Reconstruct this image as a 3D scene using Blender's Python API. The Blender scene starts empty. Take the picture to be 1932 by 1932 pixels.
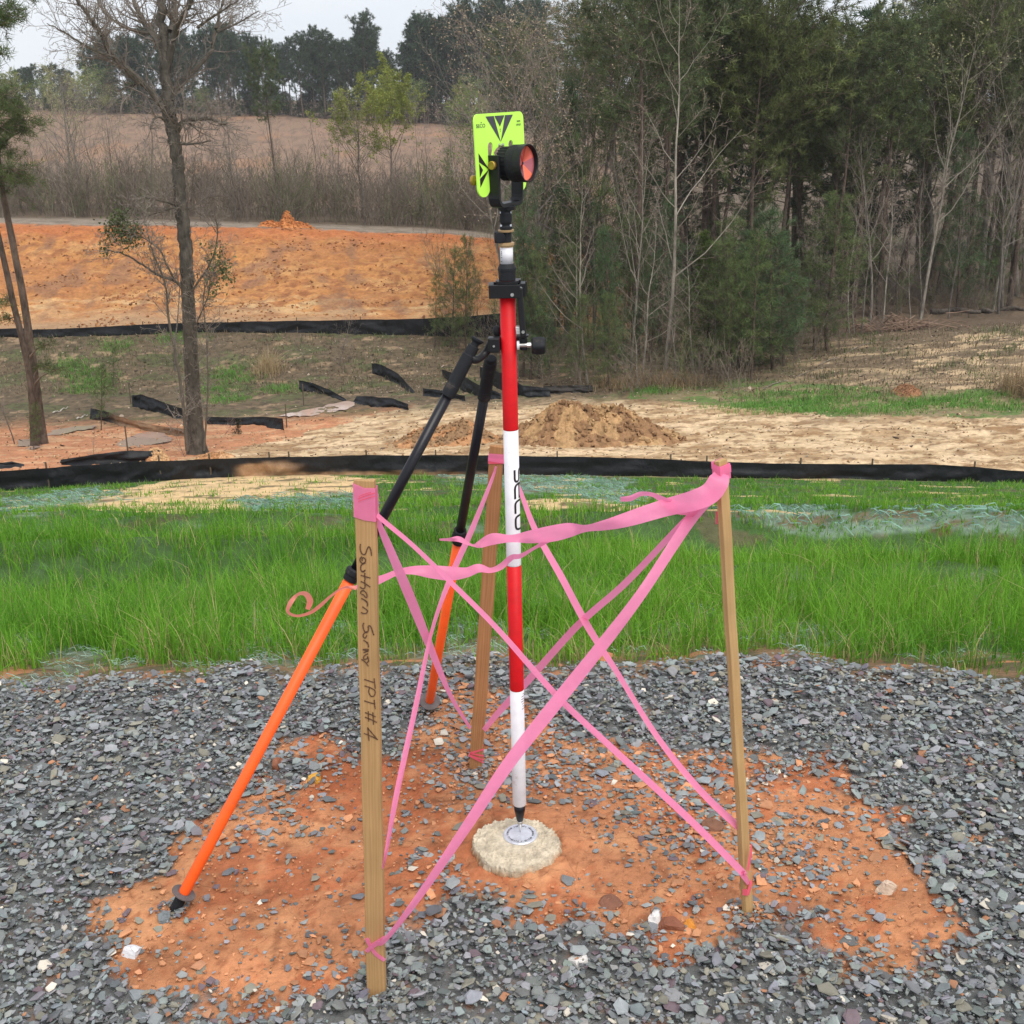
import bpy, math, random
import numpy as np
from mathutils import Vector, Matrix

# ------------------------------------------------------------------ camera, world, sun, exposure
R = math.radians
SC = bpy.context.scene
COL = SC.collection
S = 1932.0                     # the photograph was measured on a 1932 px wide view
FPX = 2227.0                   # focal length in those pixels
CH = 1.674                     # camera height above the survey mark
PITCH, ROLL = R(20.2), R(1.36)

fw = np.array([0, math.cos(PITCH), -math.sin(PITCH)])
dn = np.array([0, -math.sin(PITCH), -math.cos(PITCH)])
rt = np.array([1.0, 0, 0])
CR, SR = math.cos(ROLL), math.sin(ROLL)
# image right / image down in world space. A world vertical line runs to the right as it goes down.
IR = rt * CR + dn * SR
ID = -rt * SR + dn * CR
CAM = np.array([0, 0, CH])

cd = bpy.data.cameras.new("camera")
cam = bpy.data.objects.new("camera", cd)
COL.objects.link(cam)
cd.sensor_width = 36
cd.sensor_fit = 'HORIZONTAL'
cd.lens = 36 * FPX / S
cd.clip_start = 0.05
cd.clip_end = 5000
m = Matrix.Identity(4)
for i in range(3):
    m[i][0] = IR[i]
    m[i][1] = -ID[i]
    m[i][2] = -fw[i]
    m[i][3] = CAM[i]
cam.matrix_world = m
SC.camera = cam
SC.render.resolution_x = SC.render.resolution_y = 1024

SUN_EL, SUN_AZ = R(58), R(150)      # azimuth clockwise from +Y
w = bpy.data.worlds.new("World")
SC.world = w
w.use_nodes = True
nt = w.node_tree
nt.nodes.clear()
wo = nt.nodes.new('ShaderNodeOutputWorld')
bg = nt.nodes.new('ShaderNodeBackground')
sk = nt.nodes.new('ShaderNodeTexSky')
sk.sky_type = 'NISHITA'
sk.sun_disc = False
sk.sun_elevation = SUN_EL
sk.sun_rotation = SUN_AZ
sk.dust_density = 3.0
mx = nt.nodes.new('ShaderNodeMix')
mx.data_type = 'RGBA'
tcw = nt.nodes.new('ShaderNodeTexCoord')
nzw = nt.nodes.new('ShaderNodeTexNoise')
nzw.inputs['Scale'].default_value = 2.2
nzw.inputs['Detail'].default_value = 5
mpw = nt.nodes.new('ShaderNodeMapping')
mpw.inputs['Scale'].default_value = (1, 1, 3)
crw = nt.nodes.new('ShaderNodeValToRGB')
crw.color_ramp.elements[0].position = 0.3
crw.color_ramp.elements[0].color = (6.9, 7.4, 8.1, 1)
crw.color_ramp.elements[1].position = 0.7
crw.color_ramp.elements[1].color = (8.5, 8.7, 9.0, 1)
nt.links.new(tcw.outputs['Generated'], mpw.inputs['Vector'])
nt.links.new(mpw.outputs[0], nzw.inputs['Vector'])
nt.links.new(nzw.outputs['Fac'], crw.inputs[0])
mx.inputs['Factor'].default_value = 0.9          # an overcast: the cloud sheet hides nearly all of the blue
nt.links.new(sk.outputs[0], mx.inputs[6])
nt.links.new(crw.outputs[0], mx.inputs[7])
nt.links.new(mx.outputs[2], bg.inputs['Color'])
bg.inputs['Strength'].default_value = 0.1
nt.links.new(bg.outputs[0], wo.inputs['Surface'])

sl = bpy.data.lights.new("sun", 'SUN')
sun = bpy.data.objects.new("sun", sl)
COL.objects.link(sun)
sl.energy = 2.3
sl.angle = R(40)
sl.color = (1.0, 0.95, 0.88)
sd = Vector((math.sin(SUN_AZ) * math.cos(SUN_EL), math.cos(SUN_AZ) * math.cos(SUN_EL), math.sin(SUN_EL)))
sun.rotation_euler = sd.to_track_quat('Z', 'Y').to_euler()

SC.view_settings.view_transform = 'Standard'
SC.view_settings.look = 'None'
SC.view_settings.exposure = 0.35
SC.view_settings.gamma = 1
SC.cycles.max_bounces = 6
SC.cycles.diffuse_bounces = 3
SC.cycles.transparent_max_bounces = 8

rs = np.random.RandomState(7)
random.seed(7)

# ------------------------------------------------------------------ measuring helpers
def ray(u, v):
    d = fw + IR * ((u - S / 2) / FPX) + ID * ((v - S / 2) / FPX)
    return d

def P(u, v, Y):
    """world point seen at (u, v) at distance Y in front of the camera"""
    d = ray(u, v)
    return CAM + d * (Y / d[1])

def project(X, Y, Z):
    x, y, z = X - CAM[0], Y - CAM[1], Z - CAM[2]
    zc = x * fw[0] + y * fw[1] + z * fw[2]
    xc = x * IR[0] + y * IR[1] + z * IR[2]
    yc = x * ID[0] + y * ID[1] + z * ID[2]
    zc = np.maximum(zc, 1e-3)
    return S / 2 + FPX * xc / zc, S / 2 + FPX * yc / zc

# ------------------------------------------------------------------ noise
_perm = rs.permutation(256)
_perm = np.concatenate([_perm, _perm])
_ga = rs.rand(256) * 2 * np.pi
_g2 = np.stack([np.cos(_ga), np.sin(_ga)], 1)

def perlin(x, y):
    x = np.asarray(x, float); y = np.asarray(y, float)
    xi = np.floor(x).astype(int); yi = np.floor(y).astype(int)
    xf = x - xi; yf = y - yi
    xi &= 255; yi &= 255
    u = xf * xf * xf * (xf * (xf * 6 - 15) + 10); v = yf * yf * yf * (yf * (yf * 6 - 15) + 10)
    def g(ix, iy, fx, fy):
        h = _perm[_perm[ix & 255] + (iy & 255)]
        return _g2[h, 0] * fx + _g2[h, 1] * fy
    a = g(xi, yi, xf, yf); b = g(xi + 1, yi, xf - 1, yf)
    c = g(xi, yi + 1, xf, yf - 1); d = g(xi + 1, yi + 1, xf - 1, yf - 1)
    return (a + u * (b - a)) * (1 - v) + (c + u * (d - c)) * v

def fbm(x, y, o=4, ridge=False):
    s = 0; a = 1.0; f = 1.0; t = 0
    for i in range(o):
        n = perlin(x * f + 13.7 * i, y * f + 7.1 * i)
        if ridge: n = 0.5 - np.abs(n) * 1.6
        s = s + n * a; t += a; a *= 0.5; f *= 2.07
    return s / t

def sstep(a, b, x):
    t = np.clip((x - a) / (b - a), 0, 1)
    return t * t * (3 - 2 * t)

# ------------------------------------------------------------------ terrain heights
GZ = -0.045                    # gravel pad level (the survey mark stands proud of it)
TU = [0, 480, 966, 1450, 1932]
TROW = {   # distance: picture height of the ground there, at the five columns
    26: [922, 892, 893, 901, 908],
    30: [872, 866, 848, 846, 843],
    34: [838, 832, 800, 790, 778],
    38: [800, 788, 757, 742, 708],
    42: [738, 728, 712, 690, 648],
    46: [637, 622, 640, 650, 612],
    48: [610, 598, 610, 635, 600],
    50: [575, 572, 580, 620, 590],
    53.5: [505, 505, 512, 595, 575],
    57: [425, 433, 446, 570, 560],
    68: [396, 410, 425, 520, 525],
    75: [388, 396, 408, 490, 495],
    120: [300, 305, 320, 400, 400],
    230: [206, 214, 240, 270, 262],
    420: [190, 200, 220, 230, 230]}
RY = np.array(sorted(TROW))
NT = 121
TT = np.linspace(-1.4, 1.4, NT)
TZ = []
for y in RY:
    ps = [P(u, v, y) for u, v in zip(TU, TROW[y])]
    TZ.append(np.interp(TT, [p[0] / y for p in ps], [p[2] for p in ps]))
TZ = np.array(TZ)
k = np.exp(-np.linspace(-2, 2, 15) ** 2); k /= k.sum()
TZ = np.array([np.convolve(np.pad(r, 7, mode='edge'), k, 'valid') for r in TZ])
FY = np.concatenate([np.arange(26, 80, 0.5), np.arange(80, 421, 5.0)])
FZ = np.array([np.interp(FY, RY, TZ[:, j]) for j in range(NT)])       # NT x len(FY)
k5 = np.array([1, 2, 3, 2, 1.]); k5 /= k5.sum()
FZ = np.array([np.convolve(np.pad(r, 2, mode='edge'), k5, 'valid') for r in FZ])

_ep = []
for _u, _v in ((-500, 1330), (0, 1296), (300, 1290), (600, 1275), (780, 1250), (966, 1240), (1200, 1250), (1450, 1262), (1700, 1278), (1932, 1284), (2400, 1300)):
    _d = ray(_u, _v); _ep.append(CAM + _d * ((GZ - CH) / _d[2]))
_ep = np.array(_ep)
def edgeY(X):
    return np.interp(X, _ep[:, 0], _ep[:, 1]) + 0.12 * perlin(X * 1.7, 3.3) + .09 * perlin(np.asarray(X) * 5.0, 9.3)

def base_z(X, Y):
    X = np.asarray(X, float); Y = np.asarray(Y, float)
    t = np.clip(X / np.maximum(Y, 1.0), -1.4, 1.4)
    ti = (t + 1.4) / 2.8 * (NT - 1)
    i0 = np.clip(np.floor(ti).astype(int), 0, NT - 2); ft = ti - i0
    yi = np.interp(Y, FY, np.arange(len(FY)))
    j0 = np.clip(np.floor(yi).astype(int), 0, len(FY) - 2); fy = yi - j0
    z = (FZ[i0, j0] * (1 - ft) + FZ[i0 + 1, j0] * ft) * (1 - fy) + (FZ[i0, j0 + 1] * (1 - ft) + FZ[i0 + 1, j0 + 1] * ft) * fy
    # the bank between the pad and the near silt fence
    e = edgeY(X)
    t26 = np.clip(X / 26.0, -1.4, 1.4)
    z26 = np.interp(t26, TT, FZ[:, 0])
    s = np.clip((Y - e) / (26 - e), 0, 1)
    zb = GZ + (z26 - GZ) * (s + .055 * np.sin(np.pi * s))
    # terraces and ruts across the foot of the bank
    amp = sstep(5.5, 9, Y) * (1 - .75 * sstep(13, 19, Y)) * (1 - sstep(19, 22.5, Y))
    wv = np.sin(Y * 1.25 + 1.1 * perlin(X * .11, 1.3) * 4 + X * .10) + .6 * np.sin(Y * 2.3 + X * -.14 + 2 * perlin(X * .2, 8.8))
    zb = zb + amp * 0.24 * wv + sstep(3.3, 6, Y) * (1 - sstep(20, 23, Y)) * .07 * fbm(X * .8, Y * .8, 3)
    z = np.where(Y < 26, zb, z)
    return z

def detail_z(X, Y):
    """rough ground: clods, ruts, scuffs"""
    pad = 1 - sstep(3.1, 3.3, Y)
    sand = sstep(25.5, 27, Y) * (1 - sstep(44, 50, Y))
    bankz = sstep(47, 50, Y) * (1 - sstep(56, 60, Y))
    far = sstep(60, 80, Y)
    d = pad * (0.010 * fbm(X * 2.3, Y * 2.3, 4) + .004 * fbm(X * 22, Y * 22, 3))
    d = d + sand * (0.13 * fbm(X * .55, Y * .9, 5) + 0.09 * fbm(X * 2.2, Y * 3.5, 4, True))
    d = d + bankz * (0.55 * fbm(X * .22, Y * .35, 5) + 0.24 * fbm(X * 1.1, Y * 1.6, 4, True))
    d = d + far * .5 * fbm(X * .06, Y * .05, 3)
    return d

def gz(X, Y):
    return base_z(X, Y) + detail_z(X, Y)

def G(u, v, extra=0.0):
    """ground point seen at picture position (u, v)"""
    ys = np.concatenate([np.linspace(0.6, 6, 500), np.linspace(6, 80, 2200), np.linspace(80, 420, 900)])
    d = ray(u, v)
    X = d[0] / d[1] * ys; Z = CH + d[2] / d[1] * ys
    h = gz(X, ys)
    below = np.nonzero(Z < h)[0]
    i = below[0] if len(below) else len(ys) - 1
    i = max(i, 1)
    a, b = Z[i - 1] - h[i - 1], Z[i] - h[i]
    f = a / (a - b) if a != b else 0
    y = ys[i - 1] + (ys[i] - ys[i - 1]) * min(max(f, 0), 1)
    x = d[0] / d[1] * y
    return np.array([x, y, float(gz(x, y)) + extra])

# ------------------------------------------------------------------ the survey mark's place
_d = ray(981.5, 1571)
TIP = CAM + _d * (-CH / _d[2])                # the pole stands on the disc, which is the height datum z = 0
MK = np.array([TIP[0], TIP[1], GZ])

# ------------------------------------------------------------------ mesh building
class Acc:
    """collects vertices, faces of any size, colours; becomes one mesh"""
    def __init__(s):
        s.v = []; s.c = []; s.f = []; s.n = 0
    def add(s, verts, faces, col=None):
        verts = np.asarray(verts, np.float32).reshape(-1, 3)
        if isinstance(faces, np.ndarray): s.f.append(faces.astype(np.int32) + s.n)
        else:
            by = {}
            for f in faces: by.setdefault(len(f), []).append(f)
            for fl in by.values(): s.f.append(np.array(fl, np.int32) + s.n)
        s.v.append(verts)
        if col is None: col = (1, 1, 1)
        col = np.asarray(col, np.float32)
        if col.ndim == 1: col = np.tile(col, (len(verts), 1))
        s.c.append(col)
        s.n += len(verts)
        return s
    def mesh(s, name, smooth=False):
        me = bpy.data.meshes.new(name)
        V = np.concatenate(s.v); C = np.concatenate(s.c)
        li = np.concatenate([f.reshape(-1) for f in s.f])
        tot = np.concatenate([np.full(len(f), f.shape[1], np.int32) for f in s.f])
        st = np.concatenate([[0], np.cumsum(tot)[:-1]]).astype(np.int32)
        me.vertices.add(len(V)); me.vertices.foreach_set('co', V.reshape(-1))
        me.loops.add(len(li)); me.loops.foreach_set('vertex_index', li)
        me.polygons.add(len(tot)); me.polygons.foreach_set('loop_start', st); me.polygons.foreach_set('loop_total', tot)
        me.polygons.foreach_set('use_smooth', np.full(len(tot), smooth))
        me.update(calc_edges=True)
        a = me.attributes.new('col', 'FLOAT_COLOR', 'POINT')
        a.data.foreach_set('color', np.concatenate([C, np.ones((len(C), 1), np.float32)], 1).reshape(-1))
        return me

def part(name, acc, mat, parent=None, smooth=False, bevel=0):
    me = acc if isinstance(acc, bpy.types.Mesh) else acc.mesh(name, smooth)
    if len(me.materials) == 0: me.materials.append(mat)
    o = bpy.data.objects.new(name, me)
    COL.objects.link(o)
    if parent is not None:
        o.parent = parent
        M = parent_world(parent)
        o.matrix_parent_inverse = M.inverted()
    if bevel:
        b = o.modifiers.new('bevel', 'BEVEL'); b.width = bevel; b.segments = 2; b.limit_method = 'ANGLE'; b.angle_limit = R(35)
    return o

def parent_world(p):
    M = p.matrix_basis.copy()
    if p.parent is not None:
        return parent_world(p.parent) @ p.matrix_parent_inverse @ M
    return M

def tag(o, label, cat=None, group=None, kind=None):
    o['label'] = label
    if cat: o['category'] = cat
    if group: o['group'] = group
    if kind: o['kind'] = kind
    return o

def thing(name, loc, label, cat, group=None):
    o = bpy.data.objects.new(name, None)
    o.empty_display_size = 0.1
    COL.objects.link(o)
    o.location = Vector([float(x) for x in loc])
    return tag(o, label, cat, group)

def frame(d):
    d = np.asarray(d, float); d = d / np.linalg.norm(d)
    a = np.array([0, 0, 1.0]) if abs(d[2]) < .9 else np.array([1.0, 0, 0])
    x = np.cross(a, d); x /= np.linalg.norm(x)
    return x, np.cross(d, x), d

def tube(acc, pts, rad, k=12, caps=True, col=None, fr=None):
    pts = np.asarray(pts, float); n = len(pts)
    rad = np.full(n, rad) if np.isscalar(rad) else np.asarray(rad, float)
    a = np.arange(k) / k * 2 * np.pi
    V = []
    tan = np.gradient(pts, axis=0)
    for i in range(n):
        x, y, z = frame(tan[i]) if fr is None else fr
        V.append(pts[i] + rad[i] * (np.cos(a)[:, None] * x + np.sin(a)[:, None] * y))
    V = np.concatenate(V)
    F = []
    for i in range(n - 1):
        for j in range(k):
            F.append((i * k + j, i * k + (j + 1) % k, (i + 1) * k + (j + 1) % k, (i + 1) * k + j))
    if caps:
        F.append(tuple(range(k))[::-1]); F.append(tuple((n - 1) * k + j for j in range(k)))
    acc.add(V, F, col)
    return acc

def lathe(acc, p0, axis, prof, k=24, col=None):
    """prof: (distance along the axis, radius) pairs"""
    axis = np.asarray(axis, float); axis = axis / np.linalg.norm(axis)
    fr = frame(axis)
    pts = [np.asarray(p0) + axis * h for h, r in prof]
    return tube(acc, pts, [max(r, 1e-4) for h, r in prof], k, True, col, fr)

def box(acc, c, size, axes=None, col=None):
    c = np.asarray(c, float); sx, sy, sz = [s / 2 for s in size]
    ax = np.eye(3) if axes is None else np.asarray(axes)
    V = [c + ax[0] * x * sx + ax[1] * y * sy + ax[2] * z * sz for x in (-1, 1) for y in (-1, 1) for z in (-1, 1)]
    F = [(0, 1, 3, 2), (4, 6, 7, 5), (0, 4, 5, 1), (2, 3, 7, 6), (0, 2, 6, 4), (1, 5, 7, 3)]
    return acc.add(V, F, col)

def extrude(acc, poly, o, ax, ay, az, th, col=None):
    """flat outline (x, y) in the plane ax, ay with thickness th along az"""
    n = len(poly)
    o = np.asarray(o)
    V = [o + ax * x + ay * y - az * th / 2 for x, y in poly] + [o + ax * x + ay * y + az * th / 2 for x, y in poly]
    F = [tuple(range(n))[::-1], tuple(range(n, 2 * n))] + [(i, (i + 1) % n, n + (i + 1) % n, n + i) for i in range(n)]
    return acc.add(V, F, col)

def catmull(pts, per=8):
    pts = np.asarray(pts, float)
    q = np.vstack([2 * pts[0] - pts[1], pts, 2 * pts[-1] - pts[-2]])
    out = []
    for i in range(1, len(q) - 2):
        for j in range(per):
            t = j / per
            out.append(0.5 * ((2 * q[i]) + (-q[i - 1] + q[i + 1]) * t + (2 * q[i - 1] - 5 * q[i] + 4 * q[i + 1] - q[i + 2]) * t * t + (-q[i - 1] + 3 * q[i] - 3 * q[i + 1] + q[i + 2]) * t ** 3))
    out.append(q[-2])
    return np.array(out)

# ------------------------------------------------------------------ materials
def mat(name, col=(.5, .5, .5), rough=.6, metal=0.0, spec=.5, vcol=False, noise=None, bump=None, transl=0, stretch=None, coord='Object'):
    """noise = (scale, amount): brightness variation of the colour itself; bump = (scale, height)"""
    m_ = bpy.data.materials.new(name); m_.use_nodes = True
    n = m_.node_tree; b = n.nodes['Principled BSDF']
    b.inputs['Roughness'].default_value = rough
    b.inputs['Metallic'].default_value = metal
    b.inputs['Specular IOR Level'].default_value = spec
    L = n.links.new
    if vcol:
        a = n.nodes.new('ShaderNodeAttribute'); a.attribute_name = 'col'
        mul = n.nodes.new('ShaderNodeMix'); mul.data_type = 'RGBA'; mul.blend_type = 'MULTIPLY'; mul.inputs['Factor'].default_value = 1
        L(a.outputs['Color'], mul.inputs[6]); mul.inputs[7].default_value = (*col, 1)
        src = mul.outputs[2]
    else:
        rgb = n.nodes.new('ShaderNodeRGB'); rgb.outputs[0].default_value = (*col, 1); src = rgb.outputs[0]
    tc = n.nodes.new('ShaderNodeTexCoord')
    vec = tc.outputs[coord]
    if stretch:
        mp = n.nodes.new('ShaderNodeMapping'); mp.inputs['Scale'].default_value = stretch
        L(vec, mp.inputs['Vector']); vec = mp.outputs[0]
    if noise:
        nz = n.nodes.new('ShaderNodeTexNoise'); nz.inputs['Scale'].default_value = noise[0]; nz.inputs['Detail'].default_value = 6
        nz.inputs['Roughness'].default_value = .65
        L(vec, nz.inputs['Vector'])
        mr = n.nodes.new('ShaderNodeMapRange'); mr.inputs['From Min'].default_value = .3; mr.inputs['From Max'].default_value = .7
        mr.inputs['To Min'].default_value = 1 - noise[1]; mr.inputs['To Max'].default_value = 1 + noise[1]
        L(nz.outputs['Fac'], mr.inputs['Value'])
        vm = n.nodes.new('ShaderNodeVectorMath'); vm.operation = 'SCALE'
        L(src, vm.inputs[0]); L(mr.outputs[0], vm.inputs['Scale'])
        src = vm.outputs[0]
    if bump:
        nb = n.nodes.new('ShaderNodeTexNoise'); nb.inputs['Scale'].default_value = bump[0]; nb.inputs['Detail'].default_value = 6
        L(vec, nb.inputs['Vector'])
        bp = n.nodes.new('ShaderNodeBump'); bp.inputs['Strength'].default_value = 1; bp.inputs['Distance'].default_value = bump[1]
        L(nb.outputs['Fac'], bp.inputs['Height']); L(bp.outputs[0], b.inputs['Normal'])
    L(src, b.inputs['Base Color'])
    if transl:
        tr = n.nodes.new('ShaderNodeBsdfTranslucent'); L(src, tr.inputs['Color'])
        ms = n.nodes.new('ShaderNodeMixShader'); ms.inputs[0].default_value = transl
        L(b.outputs[0], ms.inputs[1]); L(tr.outputs[0], ms.inputs[2])
        L(ms.outputs[0], n.nodes['Material Output'].inputs['Surface'])
    return m_

def soil(m_, amt=.5, scale=30, col=(.30, .15, .08), thr=.60):
    """flecks and rubs of dried mud on painted gear"""
    n = m_.node_tree; b = n.nodes['Principled BSDF']; L = n.links.new
    src = b.inputs['Base Color'].links[0].from_socket
    tc = n.nodes.new('ShaderNodeTexCoord'); nz = n.nodes.new('ShaderNodeTexNoise'); nz.inputs['Scale'].default_value = scale; nz.inputs['Detail'].default_value = 9; nz.inputs['Roughness'].default_value = .75
    L(tc.outputs['Object'], nz.inputs['Vector'])
    mr = n.nodes.new('ShaderNodeMapRange'); mr.inputs['From Min'].default_value = thr; mr.inputs['From Max'].default_value = thr + .08; mr.inputs['To Max'].default_value = amt
    L(nz.outputs['Fac'], mr.inputs['Value'])
    mx_ = n.nodes.new('ShaderNodeMix'); mx_.data_type = 'RGBA'; L(mr.outputs[0], mx_.inputs['Factor']); L(src, mx_.inputs[6]); mx_.inputs[7].default_value = (*col, 1)
    L(mx_.outputs[2], b.inputs['Base Color'])

def ground_mat():
    m_ = bpy.data.materials.new('ground'); m_.use_nodes = True
    n = m_.node_tree; b = n.nodes['Principled BSDF']; L = n.links.new
    b.inputs['Roughness'].default_value = .92; b.inputs['Specular IOR Level'].default_value = .25
    a = n.nodes.new('ShaderNodeAttribute'); a.attribute_name = 'col'
    tc = n.nodes.new('ShaderNodeTexCoord')
    src = a.outputs['Color']
    for sc_, amt, st in ((1.3, .22, (1, 1.6, 1)), (7.0, .26, (1, 1.3, 1)), (60, .14, (1, 1, 1))):
        mp = n.nodes.new('ShaderNodeMapping'); mp.inputs['Scale'].default_value = st
        L(tc.outputs['Object'], mp.inputs['Vector'])
        nz = n.nodes.new('ShaderNodeTexNoise'); nz.inputs['Scale'].default_value = sc_; nz.inputs['Detail'].default_value = 7; nz.inputs['Roughness'].default_value = .7
        L(mp.outputs[0], nz.inputs['Vector'])
        mr = n.nodes.new('ShaderNodeMapRange'); mr.inputs['From Min'].default_value = .32; mr.inputs['From Max'].default_value = .68
        mr.inputs['To Min'].default_value = 1 - amt; mr.inputs['To Max'].default_value = 1 + amt * .8
        L(nz.outputs['Fac'], mr.inputs['Value'])
        vm = n.nodes.new('ShaderNodeVectorMath'); vm.operation = 'SCALE'
        L(src, vm.inputs[0]); L(mr.outputs[0], vm.inputs['Scale']); src = vm.outputs[0]
    L(src, b.inputs['Base Color'])
    h = None
    nb = n.nodes.new('ShaderNodeTexNoise'); nb.inputs['Scale'].default_value = 9; nb.inputs['Detail'].default_value = 9; nb.inputs['Roughness'].default_value = .65
    L(tc.outputs['Object'], nb.inputs['Vector'])
    bp = n.nodes.new('ShaderNodeBump'); bp.inputs['Distance'].default_value = .035; bp.inputs['Strength'].default_value = .8
    L(nb.outputs['Fac'], bp.inputs['Height'])
    # fine dried-mud cracks, only a few mm deep
    vo = n.nodes.new('ShaderNodeTexVoronoi'); vo.feature = 'DISTANCE_TO_EDGE'; vo.inputs['Scale'].default_value = 11
    nzc = n.nodes.new('ShaderNodeTexNoise'); nzc.inputs['Scale'].default_value = 14; L(tc.outputs['Object'], nzc.inputs['Vector'])
    mixv = n.nodes.new('ShaderNodeMix'); mixv.data_type = 'RGBA'; mixv.blend_type = 'ADD'; mixv.inputs['Factor'].default_value = .12
    L(tc.outputs['Object'], mixv.inputs[6]); L(nzc.outputs['Color'], mixv.inputs[7]); L(mixv.outputs[2], vo.inputs['Vector'])
    mrc = n.nodes.new('ShaderNodeMapRange'); mrc.inputs['From Max'].default_value = .035
    L(vo.outputs['Distance'], mrc.inputs['Value'])
    bp2 = n.nodes.new('ShaderNodeBump'); bp2.inputs['Distance'].default_value = .0025; bp2.inputs['Strength'].default_value = .6
    L(mrc.outputs[0], bp2.inputs['Height']); L(bp.outputs[0], bp2.inputs['Normal']); L(bp2.outputs[0], b.inputs['Normal'])
    return m_

M = {}
M['ground'] = ground_mat()
M['stone'] = mat('slate', (1, 1, 1), .62, vcol=True, noise=(45, .18), bump=(120, .0015), spec=.4)
M['dirt'] = mat('loose_dirt', (1, 1, 1), .95, vcol=True, noise=(6, .3), bump=(14, .03), spec=.2)
M['grass'] = mat('grass_blades', (1, 1, 1), .6, vcol=True, transl=.35, spec=.2)
M['leaf'] = mat('leaf', (1, 1, 1), .6, vcol=True, transl=.25, spec=.3)
M['needle'] = mat('pine_needles', (1, 1, 1), .6, vcol=True, transl=.25, spec=.3)
M['bark'] = mat('bark', (1, 1, 1), .9, vcol=True, noise=(7, .6), bump=(14, .06), stretch=(1, 1, .4), spec=.2)
M['twig'] = mat('twig_bark', (1, 1, 1), .9, vcol=True, noise=(3, .25), spec=.2)
M['fabric'] = mat('silt_fabric', (1, 1, 1), .55, vcol=True, noise=(3, .35), bump=(9, .02), spec=.25)
M['post'] = mat('fence_post_wood', (.10, .075, .05), .8, noise=(8, .3))
M['tape'] = mat('pink_flagging', (1.0, .31, .55), .4, noise=(9, .05), transl=.5, spec=.5, bump=(55, .0014))
M['tape_deep'] = mat('pink_flagging_deep', (.95, .16, .24), .45, noise=(9, .1), transl=.35, spec=.35)  # flagging in a deeper, redder pink
M['tape_peach'] = mat('peach_flagging', (1.0, .36, .29), .4, noise=(9, .06), transl=.42, spec=.35)
M['black'] = mat('black_anodised', (.010, .010, .012), .42, noise=(20, .2), spec=.3)
M['rubber'] = mat('black_rubber', (.012, .013, .016), .7, noise=(30, .25), bump=(300, .0003), spec=.3)
M['blacktube'] = mat('black_tube', (.007, .007, .011), .35, noise=(12, .2), spec=.35)
M['red'] = mat('red_paint', (.56, .006, .010), .5, spec=.25, noise=(24, .14), bump=(400, .0001))
M['white'] = mat('white_paint', (.70, .69, .72), .45, noise=(26, .09), bump=(300, .0001))
M['orange'] = mat('orange_paint', (1.0, .12, .012), .5, noise=(16, .1), bump=(200, .0003))
M['steel'] = mat('steel', (.55, .54, .52), .35, 1.0, noise=(40, .2))
M['alu'] = mat('aluminium', (.62, .64, .70), .45, .6, noise=(60, .15), bump=(90, .0006))
M['brass'] = mat('brass', (.42, .27, .06), .45, .8, noise=(20, .2))
M['tan'] = mat('brass_ring', (.42, .28, .14), .5, .3, noise=(20, .15))
M['lime'] = mat('lime_plate', (.55, 1.0, .10), .5, noise=(10, .03))
M['ink'] = mat('black_ink', (.014, .010, .012), .6, noise=(200, .2))
M['greyink'] = mat('dark_grey_print', (.045, .045, .055), .5, noise=(100, .1))
M['marker'] = mat('brown_marker', (.10, .045, .022), .8, noise=(120, .35))
M['foot'] = mat('dusty_rubber', (.10, .085, .085), .85, noise=(25, .35), bump=(60, .002))
M['conc'] = mat('concrete', (.54, .475, .36), .95, noise=(18, .2), bump=(90, .006), vcol=True, spec=.2)

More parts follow.
